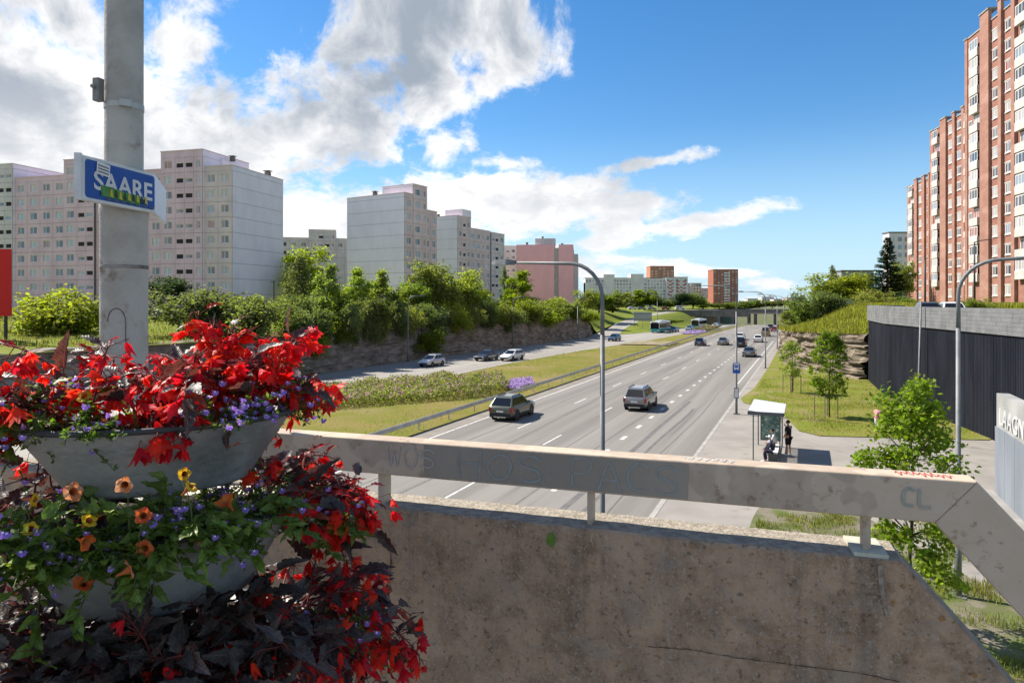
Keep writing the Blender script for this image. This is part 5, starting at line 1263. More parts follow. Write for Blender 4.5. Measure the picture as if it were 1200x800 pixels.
# ---- parapet wall
def parapet_mat():
    m = bpy.data.materials.new('weathered_parapet'); m.use_nodes = True; nt = m.node_tree; g = NT(nt); p = g.n['Principled BSDF']
    v = g.node('ShaderNodeNewGeometry').outputs['Position']
    big = g.noise(v, 2.2, 5, .6); fine = g.noise(v, 38, 6, .7); mid = g.noise(v, 9, 6, .65, .4)
    stk = g.noise(g.mapping(v, scale=(6, 6, .5)), 1.4, 5, .6)
    c = g.mix(g.ramp(mid, .35, .68), (.43, .29, .185), (.235, .155, .098))
    c = g.mix(g.ramp(big, .45, .7), c, (.46, .32, .215))
    c = g.mix(g.m('MULTIPLY', g.ramp(stk, .5, .74), .6), c, (.125, .09, .066))
    c = g.mix(g.m('MULTIPLY', g.ramp(fine, .5, .72), .75), c, (.37, .30, .235))
    sp = g.noise(v, 120, 3, .6); c = g.mix(g.m('MULTIPLY', g.ramp(sp, .56, .68), .75), c, (.44, .37, .3))
    pit = g.ramp(g.noise(g.mapping(v, loc=(5, 2, 9)), 48, 6, .75), .56, .74); c = g.mix(g.m('MULTIPLY', pit, .5), c, (.05, .038, .03))
    pat = g.noise(g.mapping(v, loc=(1, 8, 3)), 5.5, 7, .7, .6); c = g.mix(g.m('MULTIPLY', g.ramp(pat, .52, .64), .5), c, (.27, .235, .195))
    g.set(p.inputs['Base Color'], c); p.inputs['Roughness'].default_value = .95; p.inputs['Specular IOR Level'].default_value = .15
    b = g.node('ShaderNodeBump'); b.inputs['Strength'].default_value = .8; b.inputs['Distance'].default_value = .008
    h = g.m('ADD', g.m('ADD', g.m('MULTIPLY', fine, .8), g.m('MULTIPLY', mid, .9)), g.m('MULTIPLY', pit, -.6)); g.set(b.inputs['Height'], h); g.l.new(b.outputs[0], p.inputs['Normal'])
    return m
pm_ = parapet_mat()
par = thing('bridge_parapet', 'weathered brown concrete parapet wall in the foreground, sloping down at its right end', 'parapet', Q(-1, .1, DECK))
ZP = EYE-.81                                     # top of the wall
T_END = .722                                     # where the slope begins
SL = math.tan(rad(48.5))
def ztop(t): return ZP if t < T_END else ZP-(t-T_END)*SL
mb = MB(); ts = [-14, -8, -5]+[-3.5+.05*i for i in range(int((T_END+3.5)/.05)+1)]; ts = [t for t in ts if t < T_END-.01]+[T_END]+[T_END+.05*i for i in range(1, 60)]
rows = []
for t in ts:
    ch = .006*(1+nz(t*7, 1))+.012*max(0, nz(t*23, 4)); zt = ztop(t)+.004*nz(t*3, 8); off = .003*nz(t*5, 2)
    bt = max(zt-2.6, DECK-3.6)
    rows.append([(0, bt), (off, zt-.35), (.003*nz(t*11, 6), zt-.05), (0, zt-ch*1.3), (ch, zt-.001), (.07, zt+.003*nz(t*9, 3)), (.2-ch, zt), (.203, zt-.015-ch), (.203, bt)])
k = len(rows[0])
for t, r in zip(ts, rows):
    for bk, z in r: mb.v.append(tuple(Q(t, bk, z)-par.location))
for i in range(len(ts)-1):
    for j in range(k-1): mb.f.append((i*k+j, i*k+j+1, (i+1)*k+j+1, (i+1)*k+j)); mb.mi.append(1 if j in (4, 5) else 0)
mb.f.append(tuple(range((len(ts)-1)*k, len(ts)*k))); mb.mi.append(0)
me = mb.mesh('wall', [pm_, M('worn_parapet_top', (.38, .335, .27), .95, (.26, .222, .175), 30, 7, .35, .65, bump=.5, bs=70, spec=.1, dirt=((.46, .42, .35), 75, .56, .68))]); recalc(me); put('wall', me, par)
def t_of(px):
    a = (px-600)/800; return (a*O.y-O.x)/(E.x-a*E.y)
def onwall(px, py):
    t = t_of(px); p = O+E*t; return t, EYE-(py-353)/800*p.y
def decal(name, pts, mat, parent, off=.004, back=0., tz=False):
    """thin patch lying on the wall face: pts are (t, z)"""
    vs = [Q(t, back-off, z)-parent.location for t, z in pts]
    me = MB().add(vs, [tuple(range(len(vs)))]).mesh(name, mat); return put(name, me, parent)
def blob(px, py, rx, ry, n=12, seed=0):
    rr = random.Random(seed); t, z = onwall(px, py); return [(t+rx*math.cos(6.283*i/n)*rr.uniform(.7, 1.1), z+ry*math.sin(6.283*i/n)*rr.uniform(.7, 1.1)) for i in range(n)]
decal('paint_patch', blob(646, 631, .02, .029, 14, 4), M('green_spray', (.10, .19, .015), .8, (.14, .2, .05), 60), par)
lich = M('orange_lichen', (.36, .17, .05), .9, (.24, .15, .08), 90)
for i, (px, py, s) in enumerate(((1058, 687, .007), (1047, 705, .006), (1104, 724, .009), (1142, 790, .009), (1066, 685, .004), (995, 741, .004), (1120, 771, .004))): decal('lichen_spot', blob(px, py, s, s, 11, i), lich, par)
stain = M('pale_streak', (.3, .26, .21), .9, (.2, .15, .11), 45)
decal('cement_streak', [onwall(*q) for q in ((1028, 662), (1034, 661), (1036, 690), (1041, 722), (1038, 722), (1030, 690))], stain, par, .0045)
crk = M('crack', (.05, .038, .03), .95)
def crack(px_pts, w=.0035):
    pts = []
    for (a, b), (c_, d_) in zip(px_pts, px_pts[1:]):
        for i in range(8): f = i/8; t, z = onwall(a+(c_-a)*f, b+(d_-b)*f); pts.append((t+.004*nz(t*40, z*40), z+.004*nz(z*50, t*50, 5)))
    m_ = MB()
    for (t0, z0_), (t1, z1_) in zip(pts, pts[1:]):
        d = Vector((t1-t0, z1_-z0_)); n = Vector((-d.y, d.x)).normalized()*w*R.uniform(.3, 1)
        m_.add([Q(t0-n.x, -.004, z0_-n.y)-par.location, Q(t1-n.x, -.004, z1_-n.y)-par.location, Q(t1+n.x, -.004, z1_+n.y)-par.location, Q(t0+n.x, -.004, z0_+n.y)-par.location], [(0, 1, 2, 3)])
    m_.build('crack', crk, par)
crack([(760, 757), (810, 760), (860, 769), (940, 779), (1010, 788), (1060, 799)], .0016); crack([(459, 640), (458, 676), (455, 684)], .003)
# ---- steel rail
def rail_mat():
    m = bpy.data.materials.new('rail_paint'); m.use_nodes = True; g = NT(m.node_tree); p = g.n['Principled BSDF']; v = g.node('ShaderNodeNewGeometry').outputs['Position']
    c = g.mix(g.ramp(g.noise(v, 3.2, 3, .5), .48, .5), (.50, .395, .295), (.40, .315, .235)); c = g.mix(g.m('MULTIPLY', g.ramp(g.noise(v, 14, 5), .4, .7), .4), c, (.55, .45, .345))
    z = g.sep(v)[2]
    rust = g.m('ADD', g.noise(v, 26, 6, .7), g.m('MULTIPLY', g.noise(v, 3.7, 3), .5)); c = g.mix(g.m('MULTIPLY', g.ramp(rust, .80, 1.0), .8), c, (.19, .085, .045))
    g.set(p.inputs['Base Color'], c); p.inputs['Roughness'].default_value = .6; p.inputs['Specular IOR Level'].default_value = .3
    b = g.node('ShaderNodeBump'); b.inputs['Strength'].default_value = .35; b.inputs['Distance'].default_value = .003; g.set(b.inputs['Height'], g.noise(v, 30, 5)); g.l.new(b.outputs[0], p.inputs['Normal'])
    return m
railm = rail_mat()
rl = thing('handrail', 'broad grey painted steel handrail on the parapet with faded graffiti, bending down at right', 'handrail', Q(-1, .09, ZP))
RB0, RB1 = .03, .12                                   # front and back of the box section
RZ1, RZ0 = EYE-.552, EYE-.69
tb = t_of(1142)+.015
def ring(t, z0_, z1_, dt=0.):
    return [Q(t, RB0, z0_)-rl.location, Q(t+dt, RB0, z1_)-rl.location, Q(t+dt, RB1, z1_)-rl.location, Q(t, RB1, z0_)-rl.location]
mb = MB(); th_ = tb-.115
vs = ring(-14, RZ0, RZ1)+ring(-3, RZ0, RZ1)+ring(th_, RZ0, RZ1, tb-th_)
mb.add(vs, [(0, 1, 2, 3)]+[(i*4+j, i*4+(j+1) % 4, i*4+4+(j+1) % 4, i*4+4+j) for i in range(2) for j in range(4)])
me = mb.mesh('top_rail', railm); recalc(me); o = put('top_rail', me, rl); bevel(o, .006, 3)
mb = MB(); D2 = 2.6
vs = ring(th_+.001, RZ0, RZ1, tb-th_)+ring(th_+D2, RZ0-D2*SL, RZ1-D2*SL, tb-th_)
mb.add(vs, [(3, 2, 1, 0), (4, 5, 6, 7)]+[(j, (j+1) % 4, 4+(j+1) % 4, 4+j) for j in range(4)])
me = mb.mesh('sloping_rail', railm); recalc(me); o = put('sloping_rail', me, rl); bevel(o, .006, 3)
for px, w in ((440, .013), (688, .009), (1019, .0115)):
    t = t_of(px)
    o = pier_box(t-w, t+w, 0, RZ0-ZP-.0, 0, 0, 'post', railm, None); bpy.data.objects.remove(o)
    m_ = MB(); cc = [Q(t-w, .045, 0), Q(t+w, .045, 0), Q(t+w, .105, 0), Q(t-w, .105, 0)]
    m_.add([Vector((p.x, p.y, z))-rl.location for z in (ZP-.02, RZ0+.01) for p in cc], [(0, 1, 2, 3), (4, 7, 6, 5), (0, 4, 5, 1), (1, 5, 6, 2), (2, 6, 7, 3), (3, 7, 4, 0)])
    mm = m_.mesh('post', railm); recalc(mm); put('post', mm, rl)
t = t_of(1022); m_ = MB(); cc = [Q(t-.05, .01, 0), Q(t+.05, .01, 0), Q(t+.04, .17, 0), Q(t-.06, .17, 0)]
m_.add([Vector((p.x, p.y, z))-rl.location for z in (ZP-.004, ZP+.012) for p in cc], [(0, 1, 2, 3), (4, 7, 6, 5), (0, 4, 5, 1), (1, 5, 6, 2), (2, 6, 7, 3), (3, 7, 4, 0)])
mm = m_.mesh('base_plate', M('plate_paint', (.5, .49, .4), .7, (.38, .37, .3), 20)); recalc(mm); put('base_plate', mm, rl)
# darker over-painted stretch, and the scrawl on it
def onrail(px, py): t = t_of(px)*.995; p = Q(t, RB0, 0); return (px-600)/800, EYE-(py-353)/800*p.y, t
def rail_decal(name, quads, mat, off=.0025):
    m_ = MB()
    for q in quads: m_.add([Q(t, RB0-off, z)-rl.location for t, z in q], [tuple(range(len(q)))])
    return m_.build(name, mat, rl)
def t_rail(px):
    a = (px-600)/800; o_ = O-N_*RB0; return (a*o_.y-o_.x)/(E.x-a*E.y)
e1, e2 = t_rail(497), t_rail(806)
rail_decal('overpaint', [[(e1, RZ0+.007), (e2, RZ0+.007), (e2+.004, RZ1-.008), (e1, RZ1-.008)]], M('overpaint_grey', (.32, .275, .222), .65, (.27, .235, .192), 3., 5, bump=.1, bs=60), .0015)
GL = {'W': [[(0, 1), (.25, 0), (.5, .7), (.75, 0), (1, 1)]], 'O': [[(.5, 1), (.1, .75), (0, .4), (.3, 0), (.75, .05), (1, .5), (.85, .9), (.5, 1)]], 'S': [[(1, .85), (.6, 1), (.1, .85), (.15, .6), (.8, .45), (.95, .15), (.5, 0), (0, .12)]],
      'H': [[(0, 1), (.05, 0)], [(1, 1), (.95, 0)], [(0, .5), (1, .55)]], 'P': [[(.1, 0), (.15, 1)], [(0, .95), (.7, 1), (1, .75), (.7, .5), (.1, .45)]], 'A': [[(0, 0), (.5, 1), (1, 0)], [(.2, .4), (.8, .4)]], 'C': [[(1, .85), (.5, 1), (.05, .6), (.2, .1), (.9, .05)]], 'L': [[(.1, 1), (.1, .05), (1, 0)]]}
def scrawl(text, px0, px1, z0f, z1f, mat, w=.0035, seed=0):
    quads = []; rr = random.Random(seed); n = len(text)
    for i, chh in enumerate(text):
        if chh == ' ': continue
        a = px0+(px1-px0)*(i+.08)/n; b = px0+(px1-px0)*(i+.84)/n; ta, tb_ = t_rail(a), t_rail(b)
        za, zb_ = RZ0+(RZ1-RZ0)*(z0f+rr.uniform(-.04, .04)), RZ0+(RZ1-RZ0)*(z1f+rr.uniform(-.04, .04))
        for stroke in GL[chh]:
            pts = [(ta+(tb_-ta)*x, za+(zb_-za)*y) for x, y in stroke]
            sp = []
            for j in range(len(pts)-1):
                p0, p1, p2, p3 = pts[max(0, j-1)], pts[j], pts[j+1], pts[min(len(pts)-1, j+2)]
                for q in range(5):
                    f = q/5; sp.append(tuple(.5*((2*p1[k_])+(-p0[k_]+p2[k_])*f+(2*p0[k_]-5*p1[k_]+4*p2[k_]-p3[k_])*f*f+(-p0[k_]+3*p1[k_]-3*p2[k_]+p3[k_])*f**3) for k_ in (0, 1)))
            sp.append(pts[-1])
            for (t0, z0_), (t1, z1_) in zip(sp, sp[1:]):
                d = Vector((t1-t0, z1_-z0_)); 
                if d.length < 1e-6: continue
                nn_ = Vector((-d.y, d.x)).normalized()*w; quads.append([(t0-nn_.x, z0_-nn_.y), (t1-nn_.x, z1_-nn_.y), (t1+nn_.x, z1_+nn_.y), (t0+nn_.x, z0_+nn_.y)])
    return quads
teal_g = M('faded_teal_spray', (.275, .315, .31), .8, (.285, .275, .25), 40, 4, .45, .6)
rail_decal('graffiti', scrawl('HOS', 534, 640, .15, .85, None, .0042, 1), teal_g, .0035); rail_decal('graffiti', scrawl('PACS', 665, 800, .12, .85, None, .0034, 2), teal_g, .0035)
rail_decal('graffiti', scrawl('WOS', 452, 512, .3, .85, None, .003, 3), M('pale_chalk', (.42, .395, .36), .8), .0035); rail_decal('graffiti', scrawl('CL', 1056, 1094, .35, .78, None, .005, 4), M('green_spray_faded', (.3, .315, .265), .8, (.38, .34, .285), 40), .0025)
# scribbles on the top face
def top_scrib(pts, mat, w=.0018):
    m_ = MB()
    for (t0, b0), (t1, b1) in zip(pts, pts[1:]):
        d = Vector((t1-t0, b1-b0)); n = Vector((-d.y, d.x)).normalized()*w
        m_.add([Q(t0-n.x, b0-n.y, RZ1+.002)-rl.location, Q(t1-n.x, b1-n.y, RZ1+.002)-rl.location, Q(t1+n.x, b1+n.y, RZ1+.002)-rl.location, Q(t0+n.x, b0+n.y, RZ1+.002)-rl.location], [(0, 1, 2, 3)])
    me = m_.mesh('graffiti', mat); recalc(me)
    put('graffiti', me, rl)
t0, t1 = t_of(1055), t_of(1125)
top_scrib([(t0+(t1-t0)*i/26, .075+.03*math.sin(i*2.3)*(1 if i % 5 else .3)) for i in range(27)], M('red_marker', (.5, .08, .07), .7))
t0, t1 = t_of(800), t_of(860); top_scrib([(t0+(t1-t0)*i/20, .075+.025*math.sin(i*1.9)) for i in range(21)], M('blue_marker', (.4, .48, .52), .7))
# ---------------------------------------------------------------- the grey pole and its street sign
def pole_mat():
    return M('pole_paint', (.46, .43, .38), .65, (.36, .33, .285), 6, 6, .4, .68, bump=.25, bs=45, metal=.1, dirt=((.2, .13, .085), 5.5, .56, .72))
PX = at(145.5, 2.86)
pl = thing('tram_pole', 'thick grey steel pole with a wider sleeve below the blue street sign', 'pole', (PX.x, PX.y, DECK), 0, None, (.87, .87, 1))
def zpx(py, Y): return EYE-(py-353)/800*Y-DECK
zs = zpx(238, 2.86)
MB().lathe([(.084, zs-.3), (.0835, zs+.6), (.083, zs+3.), (.078, 7)], 32).build('shaft', pole_mat(), pl, True)
MB().lathe([(.1, 0), (.1035, .02), (.1035, .5), (.1032, zs-.06), (.1055, zs-.052), (.1055, zs-.012), (.101, zs), (.084, zs+.004)], 32).build('sleeve', pole_mat(), pl, True)
MB().lathe([(.17, 0), (.17, .02), (.1, .022)], 24).build('base_flange', pole_mat(), pl)
zb_ = zpx(313, 2.86); MB().lathe([(.1036, zb_-.008), (.1046, zb_-.004), (.1046, zb_+.003), (.1036, zb_+.008)], 32).build('weld_seam', M('rusty_weld', (.30, .27, .24), .9, (.12, .09, .07), 14), pl, True)
# access hatch outline on the camera side
hm = M('hatch_line', (.05, .04, .035), .9); m_ = MB(); a0 = math.atan2(-PX.y, -PX.x)
def hp(da, z, r=.1045): return (r*math.cos(a0+da), r*math.sin(a0+da), z)
pts = []
zt_, zl = zpx(361, 2.86), zpx(412, 2.86)
for i in range(13):
    a = math.pi*i/12; pts.append(hp(.38*-math.cos(a)*-1-.32, zt_-.055+.055*math.sin(a)))
m_.tube([hp(.06, zl-.1)]+pts[::-1][::-1][:1]+pts, .0014, 5); m_.build('hatch_edge', hm, pl)
hz = zpx(112, 2.86)
m_ = MB(); bx = MB().box(.075, .112, -.075, -.04, -.045, .05).build('junction_box', M('box_grey', (.30, .295, .275), .6, (.2, .19, .175), 12, metal=.2), pl, loc=(0, 0, hz), rot=(0, 0, a0-.75)); bevel(bx, .004)
MB().tube([(.11, -.06, .01), (.13, -.06, .01)], .008, 8).build('bolt', MATS['box_grey'], pl, loc=(0, 0, hz), rot=(0, 0, a0-.75))
MB().lathe([(.084, -.012), (.0865, -.012), (.0865, .012), (.084, .012)], 32).build('clamp_band', M('band_steel', (.42, .41, .38), .5, metal=.5), pl, loc=(0, 0, hz-.05), rot=(.03, 0, 0))
MB().box(.08, .10, -.02, .03, -.014, .014).build('band_buckle', MATS['band_steel'], pl, loc=(0, 0, hz-.05), rot=(0, 0, a0))
# street sign: two plates meeting at a corner
s0 = at(96.5, 2.50); s1 = at(181.5, 2.885); s2 = at(195, 3.3)
def zc(py, Y): return EYE-(py-353)/800*Y
ztp, zbt = zc(181, 2.5), zc(234, 2.5)
sn = thing('street_sign', 'blue street name sign with white letters and stickers on the grey pole', 'street sign', (s0.x, s0.y, zbt))
sblue = M('street_sign_blue', (.012, .075, .30), .4, (.016, .085, .32), 8); swhite = M('sign_enamel', (.68, .68, .66), .4, (.58, .58, .56), 12)
d1 = (s1-s0); L1 = d1.length; a1 = math.atan2(d1.y, d1.x); HS = ztp-zbt
f1 = MB().box(0, L1, 0, .022, 0, HS).build('face_plate', swhite, sn, rot=(0, 0, a1)); bevel(f1, .003)
def rrect(x0, x1, z0_, z1_, r, n=5):
    pts = []
    for cx, cz, a in ((x1-r, z1_-r, 0), (x0+r, z1_-r, 90), (x0+r, z0_+r, 180), (x1-r, z0_+r, 270)):
        for i in range(n+1): b = rad(a+90*i/n); pts.append((cx+r*math.cos(b), cz+r*math.sin(b)))
    return pts
def flat(name, pts, y, mat, parent): return MB().add([(x, y, z) for x, z in pts], [tuple(range(len(pts)))]).build(name, mat, parent)
bf = flat('blue_field', rrect(.012, L1-.004, .012, HS-.012, .014), -.0015, sblue, f1)
tm_ = text_mesh('SAARE', HS*.60, 'lettering', swhite, .0005, HS*.012, 1.0)
wdt = max(v.co.x for v in tm_.vertices); o = put('lettering', tm_, f1, (.05, -.003, HS*.30), (rad(90), 0, 0)); o.scale = ((L1-.07)/wdt, 1, 1)
flat('white_sticker', [(.062, HS*.66), (.128, HS*.62), (.132, HS*.9), (.066, HS*.94)], -.0045, white_p, f1)
m_ = MB()
for i in range(3): m_.add([(.07, -.0052, HS*(.70+.07*i)), (.124, -.0052, HS*(.67+.07*i)), (.124, -.0052, HS*(.70+.07*i)), (.07, -.0052, HS*(.73+.07*i))], [(0, 1, 2, 3)])
m_.build('sticker_print', M('print_grey', (.12, .12, .12), .7), f1)
flat('green_sticker', [(.085, HS*.17), (L1*.76, HS*.13), (L1*.76, HS*.33), (.085, HS*.42)], -.0045, M('sticker_green', (.03, .17, .03), .5, (.10, .25, .06), 30), f1)
gx = MB(); rr = random.Random(2)
for i in range(9):
    x = .13+i*.024; z = HS*(.18+.02*rr.random()); gx.add([(x, -.0054, z), (x+.018, -.0054, z-.004), (x+.012, -.0054, z+HS*.15), (x+.003, -.0054, z+HS*.17)], [(0, 1, 2, 3)], i % 2)
gx.build('sticker_print', [M('print_yellow', (.5, .42, .05), .6), M('print_dark', (.03, .05, .02), .6)], f1)
bs_ = MB()
for i in range(7): bs_.add([(.11+i*.04, -.0052, HS*.10), (.135+i*.04, -.0052, HS*.10), (.135+i*.04, -.0052, HS*.13), (.11+i*.04, -.0052, HS*.13)], [(0, 1, 2, 3)])
bs_.build('dark_stains', M('print_grey', (.12, .12, .12)), f1)
d2 = s2-s1; a2 = math.atan2(d2.y, d2.x); p1 = s1-s0
f2 = MB().box(.002, d2.length, 0, .02, 0, HS).build('side_plate', M('pale_blue_enamel', (.55, .6, .68), .35), sn, loc=(p1.x, p1.y, 0), rot=(0, 0, a2)); bevel(f2, .003)
d0 = Vector((-.05, .12, 0)); f0 = MB().box(0, .022, 0, .015, 0, HS*1.02).build('end_return', swhite, sn, loc=(0, 0, 0), rot=(0, 0, a1+math.pi*.62))
for z in (HS*.25, HS*.75): MB().box(.15, .3, .023, .16, z-.008, z+.008).build('bracket', steel, sn, rot=(0, 0, a1))
# ---------------------------------------------------------------- tiered planter
CP = Vector((-.901, 1.762, 0)); AX = Vector((.885, .467, 0)); BX = Vector((-.467, .885, 0))   # across / away as seen from the deck
def S(s, d, z): return CP+AX*s+BX*d+Vector((0, 0, EYE+z))
galv = M('planter_zinc', (.42, .405, .38), .5, (.30, .29, .275), 5, 6, .35, .65, bump=.2, bs=60, metal=.35, dirt=((.16, .155, .15), 2.5, .55, .8))
pt = thing('planter_tower', 'three-tier zinc flower planter with wide conical bowls', 'planter', (CP.x, CP.y, DECK), math.atan2(AX.y, AX.x))
soilp = M('potting_soil', (.03, .022, .016), .95, bump=.8, bs=60)
TIERS = [(-.295, .325, .21, .172, .70), (-.545, .328, .22, .2, .76), (-.88, .37, .25, .2, .8)]
for z, r, rb, h, sq in TIERS:
    zz = EYE+z-DECK
    b = MB().lathe([(rb*.2, -h), (rb, -h+.004), (rb*1.02, -h+.012), (r-.004, -.004), (r, 0), (r-.006, .002), (rb*1.0, -h*.5)], 56, 0, sq).build('bowl', galv, pt, True, loc=(0, 0, zz))
    MB().lathe([(r-.002, -.007), (r+.005, -.004), (r+.006, .004), (r, .008), (r-.006, .004)], 56, 0, sq).build('rim', M('rim_rubber', (.05, .05, .052), .6), b, True)
    MB().lathe([(.001, -.012), (r*.95, -.02)], 40, 0, sq).build('soil', soilp, b)
MB().lathe([(.045, 0), (.045, EYE-.35-DECK)], 16).build('centre_post', galv, pt, True); MB().lathe([(.3, 0), (.3, .02), (.05, .03)], 32).build('foot', galv, pt)
# ---------------------------------------------------------------- leaf and flower meshes
def blade_mesh(name, L, W, mat, fold=.35, droop=.3, teeth=0, asym=0., seg=8, rr=None):
    """leaf along +x, face up +z, folded on the midrib"""
    mb = MB(); vs = []
    for i in range(seg+1):
        t = i/seg; x = L*t; w = W*math.sin(math.pi*min(1, t**.75*.96+.04))**.8*(1-.35*t)
        if i == 0: w = W*.12
        if i == seg: w = 0.
        z = -droop*L*t*t; tw = (1.18 if i % 2 else .84) if teeth and 0 < i < seg else 1
        a = w*(1+asym)*tw; b = w*(1-asym)*tw
        vs += [(x-(.03*L if i % 2 and teeth else 0), a, z+fold*a+.004*math.sin(i*2.1)), (x, a*.5, z+fold*a*.35), (x, 0, z-.0), (x, -b*.5, z+fold*b*.35), (x-(.03*L if i % 2 and teeth else 0), -b, z+fold*b-.004*math.sin(i*1.7))]
    fs = []; mi = []
    for i in range(seg):
        for j in range(4): fs.append((i*5+j, i*5+5+j, i*5+6+j, i*5+1+j))
    mb.add(vs, fs); return mb.mesh(name, mat, True)
def lm(n, c, tr, c2=None, rough=.42, tw=.35, rnd=.35, spec=.4): return M(n, c, rough, c2, 45, 3, .4, .6, trans=tr, rnd=rnd, spec=spec, coord='obj', tw=tw)
def veined(name, c, c2, vein, tr, tw=.3, rough=.46, rnd=.4):
    """blade with a pale midrib and fine side veins, in the leaf's own coordinates"""
    m = bpy.data.materials.new(name); m.use_nodes = True; nt = m.node_tree; nt.nodes.clear(); g = NT(nt); v = g.node('ShaderNodeTexCoord').outputs['Object']; x, y, z = g.sep(v); ay = g.m('ABSOLUTE', y)
    k = g.mix(g.ramp(g.noise(v, 40, 4), .38, .62), c, c2)
    side = g.m('ABSOLUTE', g.m('SUBTRACT', g.m('FRACT', g.m('MULTIPLY', g.m('SUBTRACT', x, g.m('MULTIPLY', ay, .9)), 75.)), .5))
    k = g.mix(g.m('MULTIPLY', g.ramp(side, .03, .12, 1, 0), .45), k, vein); k = g.mix(g.m('MULTIPLY', g.ramp(ay, .0004, .0016, 1, 0), .8), k, vein)
    h = g.node('ShaderNodeHueSaturation'); g.set(h.inputs['Value'], g.ramp(g.node('ShaderNodeObjectInfo').outputs['Random'], 0, 1, 1-rnd, 1+rnd, smooth=False)); g.set(h.inputs['Color'], k); k = h.outputs[0]
    p = g.node('ShaderNodeBsdfPrincipled'); g.set(p.inputs['Base Color'], k); p.inputs['Roughness'].default_value = rough; p.inputs['Specular IOR Level'].default_value = .4
    b = g.node('ShaderNodeBump'); b.inputs['Strength'].default_value = .5; b.inputs['Distance'].default_value = .002; g.set(b.inputs['Height'], side); g.l.new(b.outputs[0], p.inputs['Normal'])
    t = g.node('ShaderNodeBsdfTranslucent'); g.set(t.inputs[0], g.mix(1., k, tr, 'MULTIPLY')); ms = g.node('ShaderNodeMixShader'); ms.inputs[0].default_value = tw; g.l.new(p.outputs[0], ms.inputs[1]); g.l.new(t.outputs[0], ms.inputs[2])
    o = g.node('ShaderNodeOutputMaterial'); g.l.new(ms.outputs[0], o.inputs[0]); MATS[name] = m; return m
beg_leaf_m = veined('begonia_leaf', (.042, .032, .032), (.07, .064, .052), (.15, .11, .085), (2.6, .9, .7))
beg_leaf_r = lm('begonia_leaf_red', (.28, .028, .02), (2.6, .8, .6), (.12, .025, .02), .4, .45, .4)
beg_pet = lm('begonia_petal', (.70, .016, .014), (1.15, 1., 1.), (.86, .03, .018), .5, .55, .15)
grn_leaf = veined('green_leaf', (.10, .165, .02), (.14, .2, .03), (.2, .26, .07), (1.5, 1.6, .6), .4, .45, .3)
stem_red = M('begonia_stem', (.16, .03, .025), .6); stem_grn = M('green_stem', (.07, .10, .025), .6)
oran = lm('orange_petal', (.72, .17, .025), (1.2, 1., .8), (.62, .10, .02), .55, .4, .12); apri = lm('apricot_petal', (.66, .33, .17), (1.1, 1., .9), (.6, .2, .07), .55, .4, .1); yell = lm('yellow_petal', (.72, .48, .02), (1.1, 1., .8), (.65, .38, .02), .55, .4, .12)
throat = M('flower_throat', (.42, .10, .02), .6); lob_m = lm('lobelia_petal', (.32, .15, .62), (1.2, 1., 1.2), (.42, .25, .72), .55, .4, .2); white_e = M('lobelia_eye', (.7, .68, .7), .6)
dry_m = lm('dry_leaf', (.36, .28, .18), (1.2, 1.1, 1.), (.25, .18, .11), .7, .3)
BL = [blade_mesh('leaf', l, w, beg_leaf_m, f, d, 1, .25, 10) for l, w, f, d in ((.115, .026, .35, .35), (.10, .03, .25, .5), (.125, .024, .5, .25), (.085, .024, .3, .4))]
BR = [blade_mesh('leaf', l, w, beg_leaf_r, f, d, 0, .2, 10) for l, w, f, d in ((.085, .013, .5, .3), (.07, .014, .4, .5))]
GLF = [blade_mesh('leaf', l, w, grn_leaf, f, d, 0, 0, 7) for l, w, f, d in ((.045, .012, .3, .3), (.038, .013, .2, .2), (.05, .011, .4, .4))]
BIGG = [blade_mesh('leaf', .09, .03, grn_leaf, .2, .4, 0, .1, 8)]
def bell(name, n, L, W, open_, mat):
    """pendant begonia bloom: long pointed petals hanging from the origin along -z"""
    mb = MB()
    for k in range(n):
        a = 2*math.pi*k/n+R.uniform(-.25, .25); l = L*R.uniform(.82, 1.12); o_ = open_*R.uniform(.7, 1.25); ca, sa = math.cos(a), math.sin(a); prev = None; vs = []
        for i in range(6):
            t = i/5; r = .003+l*o_*(t**1.3)*1.0; z = -l*(t-.12*o_*t*t); w = W*math.sin(math.pi*(t**.8*.94+.04))*1.0
            if i == 5: w = .0014
            for s_ in (-1, 0, 1): vs.append((r*ca-sa*w*s_+ca*(-.25*w if s_ else 0), r*sa+ca*w*s_+sa*(-.25*w if s_ else 0), z))
        mb.add(vs, [(i*3+j, i*3+j+1, i*3+4+j, i*3+3+j) for i in range(5) for j in range(2)])
    return mb.mesh(name, mat, True)
FLW = [bell('flower', 6, .036, .0085, .5, beg_pet), bell('flower', 5, .042, .0088, .35, beg_pet), bell('flower', 9, .033, .008, .8, beg_pet), bell('flower', 4, .036, .007, .2, beg_pet), bell('flower', 11, .034, .0075, .6, beg_pet)]
